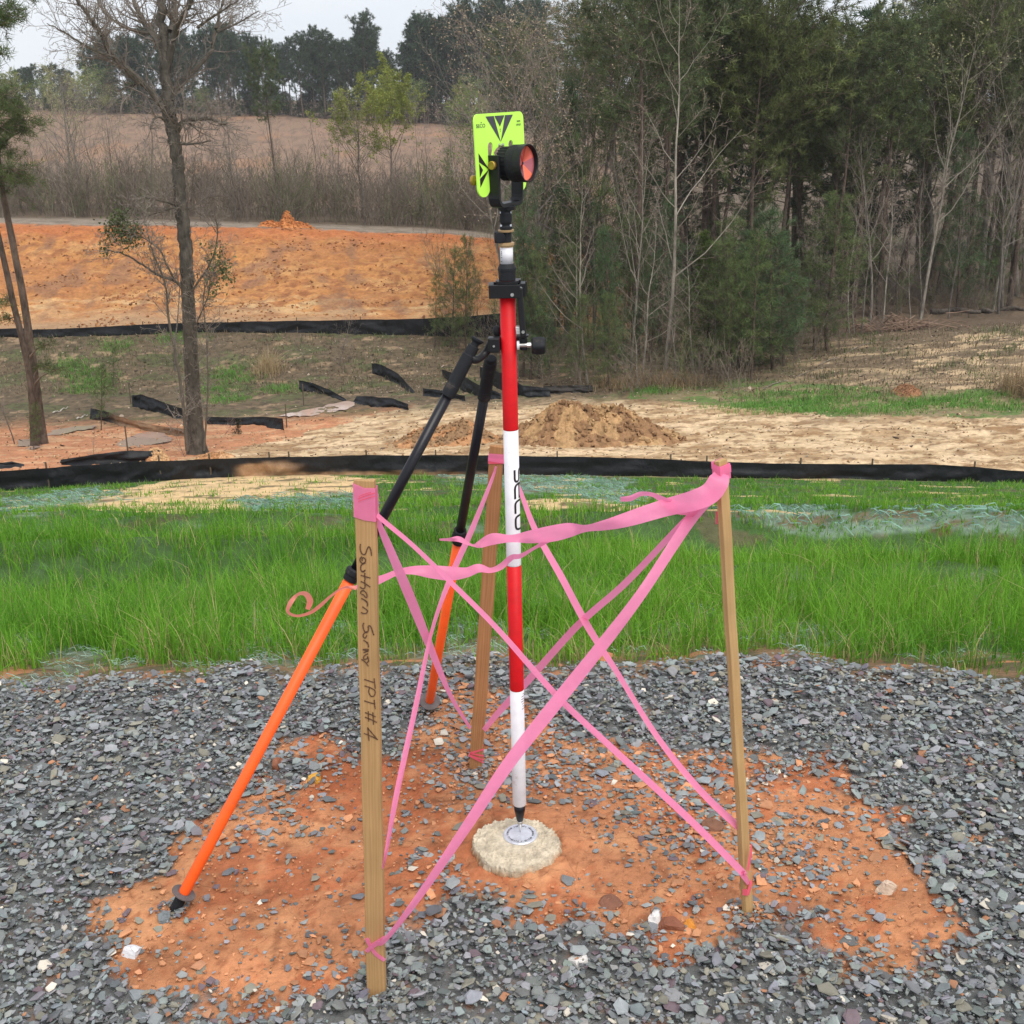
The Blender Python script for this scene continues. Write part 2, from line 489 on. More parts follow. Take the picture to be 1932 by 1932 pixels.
def wood(name, c1, c2, sc_=60):
    m_ = bpy.data.materials.new(name); m_.use_nodes = True
    n = m_.node_tree; b = n.nodes['Principled BSDF']; L = n.links.new
    b.inputs['Roughness'].default_value = .75; b.inputs['Specular IOR Level'].default_value = .25
    tc = n.nodes.new('ShaderNodeTexCoord'); mp = n.nodes.new('ShaderNodeMapping'); mp.inputs['Scale'].default_value = (1, 1, .035)
    L(tc.outputs['Object'], mp.inputs['Vector'])
    nz = n.nodes.new('ShaderNodeTexNoise'); nz.inputs['Scale'].default_value = sc_ * 2.6; nz.inputs['Detail'].default_value = 5
    L(mp.outputs[0], nz.inputs['Vector'])
    wv = n.nodes.new('ShaderNodeTexWave'); wv.inputs['Scale'].default_value = sc_ * .75; wv.inputs['Distortion'].default_value = 11; wv.inputs['Detail'].default_value = 3; wv.inputs['Detail Scale'].default_value = 1.5
    L(mp.outputs[0], wv.inputs['Vector'])
    mad = n.nodes.new('ShaderNodeMath'); mad.operation = 'MULTIPLY_ADD'; L(wv.outputs['Fac'], mad.inputs[0]); mad.inputs[1].default_value = .45; mad.inputs[2].default_value = .35
    ad = n.nodes.new('ShaderNodeMath'); ad.operation = 'MULTIPLY'; L(nz.outputs['Fac'], ad.inputs[0]); L(mad.outputs[0], ad.inputs[1])
    cr = n.nodes.new('ShaderNodeValToRGB'); cr.color_ramp.elements[0].position = .05; cr.color_ramp.elements[0].color = (*c2, 1)
    cr.color_ramp.elements[1].position = .62; cr.color_ramp.elements[1].color = (*c1, 1)
    L(ad.outputs[0], cr.inputs[0])
    n2 = n.nodes.new('ShaderNodeTexNoise'); n2.inputs['Scale'].default_value = 9; L(tc.outputs['Object'], n2.inputs['Vector'])
    mr = n.nodes.new('ShaderNodeMapRange'); mr.inputs['To Min'].default_value = .72; mr.inputs['To Max'].default_value = 1.25; L(n2.outputs['Fac'], mr.inputs['Value'])
    vm = n.nodes.new('ShaderNodeVectorMath'); vm.operation = 'SCALE'; L(cr.outputs[0], vm.inputs[0]); L(mr.outputs[0], vm.inputs['Scale'])
    L(vm.outputs[0], b.inputs['Base Color'])
    bp = n.nodes.new('ShaderNodeBump'); bp.inputs['Distance'].default_value = .0008; L(ad.outputs[0], bp.inputs['Height']); L(bp.outputs[0], b.inputs['Normal'])
    return m_
M['wood_a'] = wood('stake_wood_golden', (.47, .285, .13), (.36, .205, .085))
M['wood_b'] = wood('stake_wood_reddish', (.44, .225, .10), (.30, .14, .055))
M['wood_c'] = wood('stake_wood_pale', (.52, .34, .16), (.40, .24, .10))

soil(M['orange'], .55, 34, (.34, .10, .04), .59); soil(M['white'], .45, 40, (.40, .30, .24), .60); soil(M['red'], .4, 40, (.30, .04, .03), .60); soil(M['rubber'], .3, 30, (.12, .09, .07), .57); soil(M['blacktube'], .25, 30, (.10, .08, .07), .58)
soil(M['lime'], .25, 25, (.35, .55, .10), .62)
for k_ in ('tape', 'tape_deep', 'tape_peach'):
    n = M[k_].node_tree; out = n.nodes['Material Output']; src = out.inputs['Surface'].links[0].from_socket
    tp_ = n.nodes.new('ShaderNodeBsdfTransparent'); tp_.inputs[0].default_value = (1, .62, .78, 1)
    ms = n.nodes.new('ShaderNodeMixShader'); ms.inputs[0].default_value = .06
    n.links.new(src, ms.inputs[1]); n.links.new(tp_.outputs[0], ms.inputs[2]); n.links.new(ms.outputs[0], out.inputs['Surface'])
wm = bpy.data.materials.new('muddy_water'); wm.use_nodes = True
wb = wm.node_tree.nodes['Principled BSDF']
wb.inputs['Base Color'].default_value = (.50, .37, .31, 1); wb.inputs['Roughness'].default_value = .03; wb.inputs['IOR'].default_value = 1.6
_n = wm.node_tree.nodes.new('ShaderNodeTexNoise'); _n.inputs['Scale'].default_value = 5
_b = wm.node_tree.nodes.new('ShaderNodeBump'); _b.inputs['Distance'].default_value = .001
wm.node_tree.links.new(_n.outputs['Fac'], _b.inputs['Height']); wm.node_tree.links.new(_b.outputs[0], wb.inputs['Normal'])
M['water'] = wm

# ------------------------------------------------------------------ the ground sheet
def inpoly(u, v, poly):
    poly = np.asarray(poly, float)
    r = np.zeros(u.shape, bool)
    j = len(poly) - 1
    for i in range(len(poly)):
        xi, yi = poly[i]; xj, yj = poly[j]
        c = ((yi > v) != (yj > v)) & (u < (xj - xi) * (v - yi) / (yj - yi + 1e-9) + xi)
        r ^= c
        j = i
    return r

CLAY = [(205, 1740), (250, 1660), (330, 1625), (420, 1560), (500, 1500), (560, 1410), (620, 1385), (700, 1400), (780, 1400), (850, 1350), (880, 1300), (960, 1315), (1080, 1370), (1200, 1400),
        (1330, 1440), (1430, 1460), (1520, 1440), (1620, 1470), (1680, 1530), (1740, 1600), (1790, 1680), (1815, 1740), (1740, 1800), (1640, 1790), (1500, 1740), (1420, 1755),
        (1330, 1800), (1250, 1805), (1130, 1755), (1010, 1700), (900, 1690), (800, 1735), (720, 1745), (640, 1800), (560, 1860), (480, 1915), (380, 1905), (270, 1850), (225, 1800)]
BARE = [[(250, 1690), (420, 1590), (680, 1560), (740, 1600), (690, 1740), (560, 1800), (420, 1880), (290, 1840), (240, 1780)],       # nearly stone-free clay
        [(560, 1440), (640, 1405), (800, 1420), (790, 1520), (640, 1530)],
        [(860, 1560), (1110, 1560), (1240, 1640), (1260, 1780), (1080, 1700), (880, 1660)],
        [(1480, 1700), (1700, 1600), (1790, 1720), (1700, 1780), (1560, 1730)], [(1500, 1490), (1610, 1490), (1650, 1540), (1560, 1560)]]
SANDP = [(20, 955), (190, 930), (330, 905), (600, 893), (690, 905), (665, 930), (600, 945), (530, 935), (470, 962), (360, 968), (210, 962)]
NET = [[(1330, 965), (1500, 958), (1932, 965), (1932, 1005), (1700, 1000), (1560, 1012), (1440, 985)], [(440, 945), (560, 930), (690, 935), (690, 965), (470, 968)],
       [(760, 890), (980, 893), (1200, 905), (1180, 925), (1230, 935), (1200, 955), (960, 925)], [(0, 945), (180, 925), (260, 935), (120, 960), (0, 970)]]
SANDR = [(980, 945), (1120, 940), (1180, 950), (1150, 962), (1010, 962)]
C_ = dict(gravel=(.14, .145, .142), clay=(.48, .208, .098), claydk=(.40, .125, .052), bank=(.055, .11, .03), sand=(.66, .46, .24), net=(.19, .26, .20), dirt=(.37, .24, .13),
          mud=(.47, .215, .11), scrub=(.135, .10, .062), scrubg=(.095, .105, .045), orange=(.43, .20, .07), plateau=(.25, .205, .16), field=(.24, .155, .105), litter=(.13, .095, .065), tan=(.58, .43, .26))

MIX = [[(820, 1280), (1000, 1290), (1250, 1340), (1440, 1430), (1430, 1560), (1320, 1650), (1180, 1560), (1060, 1520), (900, 1530), (830, 1500), (850, 1400)], [(1420, 1540), (1500, 1530), (1600, 1600), (1560, 1690), (1450, 1640)],
       [(500, 1510), (640, 1560), (700, 1560), (620, 1620), (420, 1640)]]
REDD = [(555, 1440), (620, 1395), (760, 1400), (830, 1430), (800, 1510), (700, 1540), (600, 1510)]
def softpoly(u, v, polys, rad=55):
    f = 0
    for k_ in range(8):
        a_ = k_ * .785
        m_ = np.zeros(u.shape, bool)
        for p_ in polys: m_ |= inpoly(u + rad * math.cos(a_) * (1 if k_ % 2 else .5), v + rad * .8 * math.sin(a_) * (1 if k_ % 2 else .5), p_)
        f = f + m_
    return f / 8.0
def clayfrac(X, Y, u, v):
    uu = u + 270 * fbm(X * 3.6, Y * 3.6, 6); vv = v + 190 * fbm(X * 3.6 + 50, Y * 3.6, 6)
    f = softpoly(uu, vv, [CLAY])
    return f

def ground_cols(X, Y, Z):
    u, v = project(X, Y, Z)
    # ragged edges: the ground positions wander before they are looked up
    nu = fbm(X * 1.5, Y * 1.5, 4); 
    near = Y < 3.6
    wu = np.where(near, 200 * fbm(X * 5, Y * 5, 5), 60 * fbm(X * .7, Y * .7, 4))
    wv_ = np.where(near, 150 * fbm(X * 5 + 50, Y * 5, 5), 16 * fbm(X * .7 + 40, Y * .7, 4))
    uu, vv = u + wu, v + wv_
    C = np.zeros(X.shape + (3,))
    def put(mask, c, a=1.0):
        mk = np.asarray(mask, float) * a
        C[:] = C * (1 - mk[..., None]) + np.array(c) * mk[..., None]
    put(np.ones(X.shape), C_['gravel'])
    cf = clayfrac(X, Y, u, v) * near
    fine = fbm(X * 17, Y * 17, 4)
    put(sstep(.12, .62, cf + 1.1 * fine), C_['clay'])
    red = softpoly(uu, vv, [REDD], 60)
    wet = sstep(.02, .14, fbm(X * 3.3 + 9, Y * 3.3, 5) + .5 * fbm(X * 19, Y * 19, 3)) * (cf > .3)
    put(wet, C_['claydk'], .75)
    put((cf > .3) * sstep(.1, .8, red + 1.2 * fine), (.40, .115, .045), .85)
    put((cf > .3) * sstep(.10, .2, fbm(X * 4 + 31, Y * 4, 4)), (.58, .29, .14), .6)
    put((cf > .3) * sstep(.13, .2, fbm(X * 26 + 31, Y * 26, 4)), (.27, .10, .045), .7)
    e = edgeY(X)
    b = sstep(-.05, .07, Y - e + .12 * fbm(X * 4, Y * 4, 3))
    put(b, (.12, .095, .05))
    put(sstep(.25, .8, Y - e), C_['bank'])
    put((Y > e - .05) & (Y < e + .35) & (fbm(X * 5, Y * 5, 3) > .12), C_['clay'], .8)
    put((Y > e) & (Y < 7) & (fbm(X * 3 + 4, Y * 3, 3) > .14), (.17, .19, .13), .8)
    put((Y > e - .05) & (Y < e + .6) & (fbm(X * 9, Y * 9, 4) > .05), (.26, .15, .08), .7)
    mid = (Y > 3.6) & (Y < 27)
    put(mid & inpoly(uu, vv, SANDP), C_['sand'])
    put(mid & inpoly(uu, vv, SANDR), C_['sand'])
    nf = softpoly(uu, vv, NET, 12)
    put(mid * sstep(.2, .8, nf + 1.6 * fbm(X * 1.2, Y * 2.4, 5)), C_['net'], .9)
    put(mid * (nf > .2) * sstep(.06, .16, fbm(X * 1.5 + 8, Y * 3 + 3, 4)), (.16, .10, .055), .8)
    put((Y > 9) & (Y < 25.6) & (nf < .3) & (fbm(X * 1.1 + 40, Y * 1.5, 4) > .12), (.10, .085, .045), .8)
    put(mid & (Y > 12) & (fbm(X * .5 + 3, Y * 1.1 + 7, 4) > .2), C_['sand'], .8)
    # valley floor beyond the near fence
    fl = sstep(25.6, 26.6, Y)
    put(fl, C_['tan'])
    put(fl * (fbm(X * .5, Y * 1.2, 5) > .02), C_['dirt'], .8)
    put(fl * sstep(.0, .14, fbm(X * .5 + 20, Y * 1.0, 5)), (.66, .49, .31), .85)
    put(fl * sstep(.06, .16, fbm(X * 2.2 + 5, Y * 3.2, 4)), (.24, .14, .07), .8)
    put(fl * sstep(.0, .2, fbm(X * .25 + 5, Y * .9, 4)) * sstep(.02, .1, fbm(X * .9 + 25, Y * 1.7, 5)), (.28, .16, .075), .8)
    left = inpoly(uu, vv, [(-400, 790), (180, 775), (330, 790), (450, 800), (700, 750), (800, 735), (810, 760), (640, 800), (440, 850), (150, 900), (-400, 905)])
    put((Y > 25.8) & left, C_['mud'])
    put((Y > 25.8) & left & (fbm(X * .7, Y * 1.6 + 8, 4) > .1), (.58, .34, .19), .8)
    sw = sstep(36, 39, Y + .8 * fbm(X * .6, Y * .6, 3) - 2.0 * sstep(.1, .35, X / np.maximum(Y, 1)))
    put(sw, C_['scrub'])
    put(sw * (fbm(X * .45 + 60, Y * .9, 4) > .08), C_['scrubg'], .8)
    put(sw * (fbm(X * .8 + 90, Y * 1.7, 4) > .17), (.30, .21, .13), .8)
    put(sw * sstep(.04, .12, fbm(X * 2.8 + 90, Y * 5, 4)), (.07, .055, .035), .75)
    rsl = (Y > 27) * sstep(.18, .34, X / np.maximum(Y, 1)) * sstep(32, 36, Y)
    put(rsl, (.21, .155, .10), .7)
    put(rsl * sstep(.0, .14, fbm(X * .35 + 11, Y * 1.5 + 70, 5)), (.52, .38, .23), .75)
    put(rsl * sstep(.04, .14, fbm(X * .8 + 41, Y * 2.2 + 70, 4)), (.12, .085, .055), .7)
    # green tufts and pale scars on the right-hand slope
    rg = (Y > 27) & inpoly(uu, vv, [(1180, 735), (1400, 715), (1932, 745), (2300, 745), (2300, 790), (1600, 785), (1380, 770), (1180, 750)])
    put(rg, (.20, .17, .09), .8)
    put(rg & (fbm(X * .7, Y * 1.6 + 70, 4) > .03), (.10, .17, .045), .85)
    rs_ = (Y > 27) & inpoly(uu, vv, [(1780, 640), (1932, 600), (2300, 600), (2300, 740), (1850, 720), (1720, 690)])
    put(rs_ & (fbm(X * .6 + 11, Y * 1.3 + 70, 4) > .06), (.58, .42, .26), .9)
    # second slope, orange cut, plateau, field
    put(sstep(46.3, 47, Y) * (X / np.maximum(Y, 1) < .12), (.36, .22, .12))
    og = sstep(47.6, 49.5, Y + 1.2 * fbm(X * .3, Y * .3, 3)) * (1 - sstep(.02, .10, X / np.maximum(Y, 1) + .05 * fbm(X * .3, Y * .3, 3)))
    put(og, C_['orange'])
    put(og * sstep(.02, .16, fbm(X * .35, Y * .7 + 5, 5)), (.50, .28, .12), .6)
    put(og * sstep(.03, .12, fbm(X * 1.3 + 7, Y * 1.9 + 5, 5)), (.30, .12, .05), .7)
    put(og * sstep(.08, .14, fbm(X * 2.6 + 7, Y * 3.0 + 5, 4)), (.25, .10, .045), .7)
    put(og * (1 - sstep(49, 51, Y + fbm(X * .3, Y, 3) * 2)) * sstep(-.1, .15, fbm(X * .5, Y * 2, 4)), (.60, .42, .22), .85)
    put(og * sstep(.0, .2, fbm(X * .12 + 17, Y * .3 + 5, 4)), (.36, .155, .06), .6)
    put(og * sstep(.06, .16, fbm(X * .5 + 77, Y * .3 + 5, 5)), (.22, .12, .075), .6)
    put(og * sstep(55.2, 57, Y + fbm(X * .3, Y, 3)), (.40, .13, .045), .8)
    put(sstep(57.3, 58.2, Y + .8 * fbm(X * .3, Y * .4, 3)), C_['plateau'])
    put((Y > 57.5) & (fbm(X * .8, Y * 1.2 + 9, 4) > .08), (.15, .12, .09), .7)
    put(sstep(61.5, 64, Y + fbm(X * .4, Y * .4, 3)), C_['litter'])
    put(sstep(74, 80, Y), C_['field'])
    put((Y > 78) & (fbm(X * .03, Y * .05, 4) > .1), (.27, .165, .11), .8)
    put((Y > 78) & (fbm(X * .5, Y * .3, 4) > .1), (.15, .10, .07), .7)
    put((Y > 78) & (fbm(X * .25, Y * .12, 4) > .12), (.19, .125, .085), .7)
    put((Y > 78) & (fbm(X * .08 + 50, Y * .03, 4) > .24), (.32, .17, .09), .5)
    wd = sstep(.09, .14, X / np.maximum(Y, 1)) * sstep(44, 47, Y)
    put(wd, C_['litter'])
    return C

rows = np.concatenate([np.linspace(-4, 1.4, 14), np.arange(1.5, 3.6, .0095), 3.6 * (26 / 3.6) ** np.linspace(0, 1, 330)[1:], np.arange(26.08, 60, .085), np.linspace(60, 80, 60)[1:], 80 * (600 / 80) ** np.linspace(0, 1, 70)[1:]])
tc_ = np.concatenate([np.linspace(-1.6, -.52, 60)[:-1], np.linspace(-.52, .52, 560), np.linspace(.52, 1.6, 60)[1:]])
YY, TTg = np.meshgrid(rows, tc_, indexing='ij')
XX = TTg * (YY + 2.2)
XX[YY < 0] = (TTg * 2.2)[YY < 0] * 1.6
XX = TTg * (np.maximum(YY, 0) + 2.2)
ZZ = gz(XX, YY)
ZZ = np.where(YY > 420, ZZ, ZZ)
CC = ground_cols(XX, YY, ZZ)
clay_near = (YY < 3.6) * sstep(.3, .8, clayfrac(XX, YY, *project(XX, YY, ZZ)))
ZZ = ZZ + clay_near * (.005 + .007 * fbm(XX * 9, YY * 9, 4) + .004 * fbm(XX * 45, YY * 45, 3, True))
_r = np.hypot(XX - TIP[0], YY - TIP[1])
ZZ = ZZ + .010 * np.exp(-((_r - .120) / .030) ** 2) * (1 + 1.5 * fbm(XX * 30, YY * 30, 3)) - .012 * np.exp(-(_r / .07) ** 4)
nr, nc = XX.shape
idx = np.arange(nr * nc).reshape(nr, nc)
Q = np.stack([idx[:-1, :-1], idx[:-1, 1:], idx[1:, 1:], idx[1:, :-1]], -1).reshape(-1, 4)
a = Acc(); a.add(np.stack([XX, YY, ZZ], -1).reshape(-1, 3), Q, CC.reshape(-1, 3))
g = part('ground', a, M['ground'], smooth=True)
tag(g, 'gravel pad, green bank, sandy valley, orange cut and brown field', kind='structure')
del XX, YY, ZZ, CC, Q

# ------------------------------------------------------------------ puddles
def water(poly, label):
    ps = np.array([G(u, v) for u, v in poly]); z = ps[:, 2].mean() + .03
    c = ps.mean(0)
    n = len(ps)
    ring = catmull(np.vstack([ps, ps[:1]]), 9)[:-1]
    ring[:, 0] += .55 * fbm(ring[:, 0] * 1.3, ring[:, 1] * 1.3, 4); ring[:, 1] += .9 * fbm(ring[:, 0] * 1.3 + 9, ring[:, 1] * 1.3, 4)
    A = Acc(); V = np.vstack([ring, c[None]])
    # the water lies dead even: one plane laid through the ground it fills, so the mud rises through it at the rims
    Gm = np.stack([V[:, 0], V[:, 1], np.ones(len(V))], 1); co = np.linalg.lstsq(Gm, base_z(V[:, 0], V[:, 1]), rcond=None)[0]
    V[:, 2] = Gm @ co + .045
    N = len(ring)
    A.add(V, [(i, (i + 1) % N, N) for i in range(N)])
    o = part('water', A, M['water'], smooth=True)
    tag(o, label, kind='structure')
water([(215, 843), (232, 830), (258, 818), (300, 817), (328, 826), (310, 836), (262, 844)], 'muddy puddle beside the big bare tree')
water([(90, 822), (95, 813), (130, 809), (178, 803), (180, 811), (130, 818)], 'long thin puddle right of the twin pines')
water([(34, 845), (38, 832), (66, 831), (74, 840), (66, 850)], 'small puddle at the foot of the twin pines')
water([(520, 787), (590, 773), (655, 763), (664, 770), (600, 780), (548, 788)], 'strip of muddy water beside the broken black fabric')

# ------------------------------------------------------------------ gravel
def shard_batch(n, pos, size, flat, tilt, col, sides=6, proud=.5, rs=rs):
    """n broken slate chips: irregular outline, bevelled top, flat facets"""
    k_ = sides
    ang = (np.arange(k_)[None] + rs.uniform(-.38, .38, (n, k_))) / k_ * 2 * np.pi
    rad = rs.uniform(.62, 1.1, (n, k_))
    asp = rs.uniform(.5, 1.0, (n, 1))
    x = np.cos(ang) * rad; y = np.sin(ang) * rad * asp
    th = flat * rs.uniform(.6, 1.4, (n, 1))
    sl_ = rs.uniform(-.25, .25, (n, 2))
    zt = th * (1 + sl_[:, :1] * x + sl_[:, 1:] * y) * .5
    ins = rs.uniform(.6, .95, (n, k_))
    top = np.stack([x * ins, y * ins, zt + 0 * x], -1)
    midr = np.stack([x, y, zt * rs.uniform(-.1, .6, (n, k_))], -1)
    bot = np.stack([x * .8, y * .8, -zt], -1)
    V = np.concatenate([top, midr, bot], 1) * (size[:, None, None] * .5)
    # orientation
    yaw = rs.uniform(0, 2 * np.pi, n); tx = rs.normal(0, tilt, n); ty = rs.normal(0, tilt, n)
    cy, sy = np.cos(yaw), np.sin(yaw)
    Rz = np.zeros((n, 3, 3)); Rz[:, 0, 0] = cy; Rz[:, 0, 1] = -sy; Rz[:, 1, 0] = sy; Rz[:, 1, 1] = cy; Rz[:, 2, 2] = 1
    Rx = np.zeros((n, 3, 3)); Rx[:, 0, 0] = 1; Rx[:, 1, 1] = np.cos(tx); Rx[:, 1, 2] = -np.sin(tx); Rx[:, 2, 1] = np.sin(tx); Rx[:, 2, 2] = np.cos(tx)
    Ry = np.zeros((n, 3, 3)); Ry[:, 1, 1] = 1; Ry[:, 0, 0] = np.cos(ty); Ry[:, 0, 2] = np.sin(ty); Ry[:, 2, 0] = -np.sin(ty); Ry[:, 2, 2] = np.cos(ty)
    RR = Rz @ Rx @ Ry
    V = np.einsum('nij,nkj->nki', RR, V) + pos[:, None, :]
    off = (np.arange(n) * 3 * k_)[:, None]
    j = np.arange(k_); j1 = (j + 1) % k_
    q1 = np.stack([j + k_, j1 + k_, j1, j], -1); q2 = np.stack([j + 2 * k_, j1 + 2 * k_, j1 + k_, j + k_], -1)
    Fq = (np.concatenate([q1, q2])[None] + off[:, :, None]).reshape(-1, 4)
    Ft = j[None] + off
    colv = np.repeat(col, 3 * k_, 0)
    return V.reshape(-1, 3), Fq, Ft, colv

def slate_cols(n):
    base = np.array([.172, .184, .187]) * rs.uniform(.55, 1.65, (n, 1))
    c = base * (1 + rs.normal(0, .04, (n, 3)))
    r_ = rs.rand(n)
    c[r_ < .10] = np.array([.20, .19, .15]) * rs.uniform(.7, 1.3, ((r_ < .10).sum(), 1))      # olive / tan chips
    c[(r_ > .10) & (r_ < .14)] = np.array([.14, .10, .115])
    q = (r_ > .14) & (r_ < .155); c[q] = np.array([.55, .50, .42]) * rs.uniform(.7, 1.2, (q.sum(), 1))
    q = (r_ > .155) & (r_ < .17); c[q] = np.array([.36, .17, .09]) * rs.uniform(.7, 1.2, (q.sum(), 1))
    return c

def scatter_gravel():
    A = Acc()
    for (n, smin, smax, sides, flat) in ((15000, .022, .047, 6, .27), (56000, .012, .027, 5, .33), (56000, .005, .012, 4, .7)):
        X = rs.uniform(-2.3, 2.3, n); Y = rs.uniform(1.05, 3.45, n)
        # more of them where the camera stands close
        size = smin + (smax - smin) * rs.rand(n) ** 1.8
        Z = gz(X, Y)
        u, v = project(X, Y, Z)
        cf = clayfrac(X, Y, u, v)
        uu = u + rs.normal(0, 20, n); vv = v + rs.normal(0, 16, n)
        bare = softpoly(uu, vv, BARE, 35); mixd = softpoly(uu, vv, MIX, 50)
        thick = sstep(-.15, .2, fbm(X * 4 + 2, Y * 4, 4) + .5 * fbm(X * 15, Y * 15, 3))
        din = .12 + .36 * thick + .48 * mixd
        din = np.clip(din, 0, 1) * (1 - bare) + (.04 + .14 * thick) * bare
        if sides == 6: din = din * .6
        if sides == 4: din = np.clip(din * 1.2 + .25, 0, 1)
        w_ = sstep(.15, .85, cf + .5 * fbm(X * 17, Y * 17, 3))
        dens = 1 * (1 - w_) + din * w_
        clay = rs.rand(n) < w_
        e = edgeY(X) + .10 * fbm(X * 3, Y * 3, 3)
        dens = dens * (1 - sstep(-.06, .10, Y - e))
        # keep the mark and the leg tips clear
        dens = np.where((X - MK[0]) ** 2 + (Y - MK[1]) ** 2 < .15 ** 2, 0, dens)
        keep = rs.rand(n) < dens
        X, Y, Z, size, clay = X[keep], Y[keep], Z[keep], size[keep], clay[keep]
        if sides != 6:          # chips and crumbs pushed up round everything driven into the ground
            for (fu, fv, r0) in ((711, 1878, .03), (1411, 1724, .02), (897, 1453, .03), (327, 1722, .018), (808, 1338, .02)):
                fp_ = G(fu, fv); k2 = 45 if sides == 5 else 90
                a2 = rs.uniform(0, 6.28, k2); r2 = r0 * rs.uniform(.75, 1.9, k2)
                x2, y2 = fp_[0] + np.cos(a2) * r2, fp_[1] + np.sin(a2) * r2
                X = np.concatenate([X, x2]); Y = np.concatenate([Y, y2]); Z = np.concatenate([Z, gz(x2, y2) + .004]); size = np.concatenate([size, rs.uniform(smin, smax, k2) * .9]); clay = np.concatenate([clay, np.full(k2, fu != 711)])
        n = len(X)
        col = slate_cols(n)
        pale = clay & (rs.rand(n) < (.68 if sides == 4 else .2))
        col[pale] = np.array([.50, .23, .11]) * rs.uniform(.6, 1.25, (pale.sum(), 1))
        lift = np.where(clay, rs.uniform(.004, .012, n), rs.uniform(0, .020, n))
        pos = np.stack([X, Y, Z + lift + size * .05], -1)
        V, Fq, Ft, cv = shard_batch(n, pos, size, flat, np.where(clay, .14, .25), col, sides)
        b0 = A.n
        A.add(V, Fq, cv)
        A.f.append((Ft + b0).astype(np.int32))
    o = part('gravel', A, M['stone'])
    tag(o, 'loose blue-grey slate chippings spread over the pad', kind='stuff')

scatter_gravel()

def rock(u, v, wpx, hpx, col, name, label, cat='rock', seed=0, col2=None, group=None):
    r_ = np.random.RandomState(seed)
    p = G(u, v)
    dep = (p - CAM) @ fw
    w_ = wpx / FPX * dep; h_ = hpx / FPX * dep
    # a faceted lump: a sphere cut by random planes
    n1, n2 = 12, 9
    V = []
    for i in range(n2 + 1):
        for j in range(n1):
            th, ph = math.pi * i / n2, 2 * math.pi * j / n1
            V.append((math.sin(th) * math.cos(ph), math.sin(th) * math.sin(ph), math.cos(th)))
    V = np.array(V)
    for _ in range(11):
        nrm = r_.normal(size=3); nrm /= np.linalg.norm(nrm); d = r_.uniform(.45, .8)
        s_ = V @ nrm - d
        V = V - np.maximum(s_, 0)[:, None] * nrm
    V += r_.normal(0, .03, V.shape)
    F = [(i * n1 + j, (i + 1) * n1 + j, (i + 1) * n1 + (j + 1) % n1, i * n1 + (j + 1) % n1) for i in range(n2) for j in range(n1)]
    cc = np.tile(np.array(col), (len(V), 1))
    if col2 is not None: cc[V[:, 1] * .7 + V[:, 2] * -.2 < -.15] = col2
    W = V * np.array([w_ / 1.5, w_ / 1.8, h_ / 1.35])
    A = Acc(); A.add(W + p + np.array([0, 0, h_ * .25]), F, cc)
    o = part(name, A, M['stone'])
    return tag(o, label, cat, group)
rock(1348, 1562, 44, 22, (.17, .075, .04), 'rock', 'dark red-brown rock between the two pink tapes near the right stake', seed=1)
rock(1670, 1686, 36, 28, (.52, .40, .30), 'rock', 'rounded pale cream stone lying right of the pale stake', seed=2)
rock(1232, 1745, 30, 42, (.15, .16, .17), 'rock', 'upright slate block with a white front edge', seed=3, col2=(.72, .70, .68))
rock(1303, 1751, 24, 20, (.52, .20, .02), 'rock', 'small bright orange stone beside the white-edged slate', seed=4)
rock(1270, 1752, 44, 20, (.20, .07, .035), 'rock', 'rust-coloured stone left of the bright orange stone', seed=5)
rock(592, 1475, 30, 18, (.58, .30, .04), 'rock', 'yellow-orange stone on red clay left of the lettered stake', seed=6)
rock(525, 1450, 28, 22, (.24, .09, .045), 'rock', 'round brown stone behind the yellow-orange stone', seed=7)
rock(250, 1805, 36, 22, (.58, .58, .60), 'rock', 'pale quartz-veined stone near the left bipod foot', seed=8)
rock(1155, 1708, 40, 18, (.19, .08, .045), 'rock', 'flat brown stone in front of the concrete mark', seed=9)
rock(1490, 1720, 50, 20, (.24, .095, .05), 'rock', 'red clay clod to the right of the pale stake foot', seed=10)
rock(1140, 1250, 42, 22, (.40, .15, .06), 'rock', 'red clay clod at the grass edge beyond the pole', seed=11)
rock(1095, 1818, 44, 20, (.60, .58, .55), 'rock', 'white stone among the front gravel', seed=12)
rock(912, 1700, 0 + 24, 20, (.24, .12, .06), 'rock', 'small brown stone just below the concrete mark', seed=13)
rock(312, 1740, 28, 22, (.14, .16, .17), 'rock', 'pointed slate chip just below the left bipod foot', seed=14)

# ------------------------------------------------------------------ grass on the bank
def blades(A, X, Y, Z, h, wd, col, rs=rs, seg=3, lean=.35):
    n = len(X)
    yaw = rs.uniform(0, 2 * np.pi, n)
    d = np.stack([np.cos(yaw), np.sin(yaw), np.zeros(n)], -1)
    s = np.stack([-np.sin(yaw + rs.normal(0, .6, n)), np.cos(yaw), np.zeros(n)], -1)
    ln = np.abs(rs.normal(0, lean, n)) + .05
    base = np.stack([X, Y, Z], -1)
    out = []
    for i in range(seg + 1):
        t = i / seg
        c = base + d * (h * ln * t ** 2)[:, None] + np.array([0, 0, 1.0]) * (h * (t - .35 * ln * t ** 2))[:, None]
        w_ = wd * (1 - t) ** .7 if i < seg else wd * .05
        out += [c - s * np.broadcast_to(w_, (n,))[:, None] / 2, c + s * np.broadcast_to(w_, (n,))[:, None] / 2]
    V = np.stack(out, 1)
    off = (np.arange(n) * 2 * (seg + 1))[:, None, None]
    q = np.array([[2 * i, 2 * i + 1, 2 * i + 3, 2 * i + 2] for i in range(seg)])[None]
    A.add(V.reshape(-1, 3), (q + off).reshape(-1, 4), np.repeat(col, 2 * (seg + 1), 0))

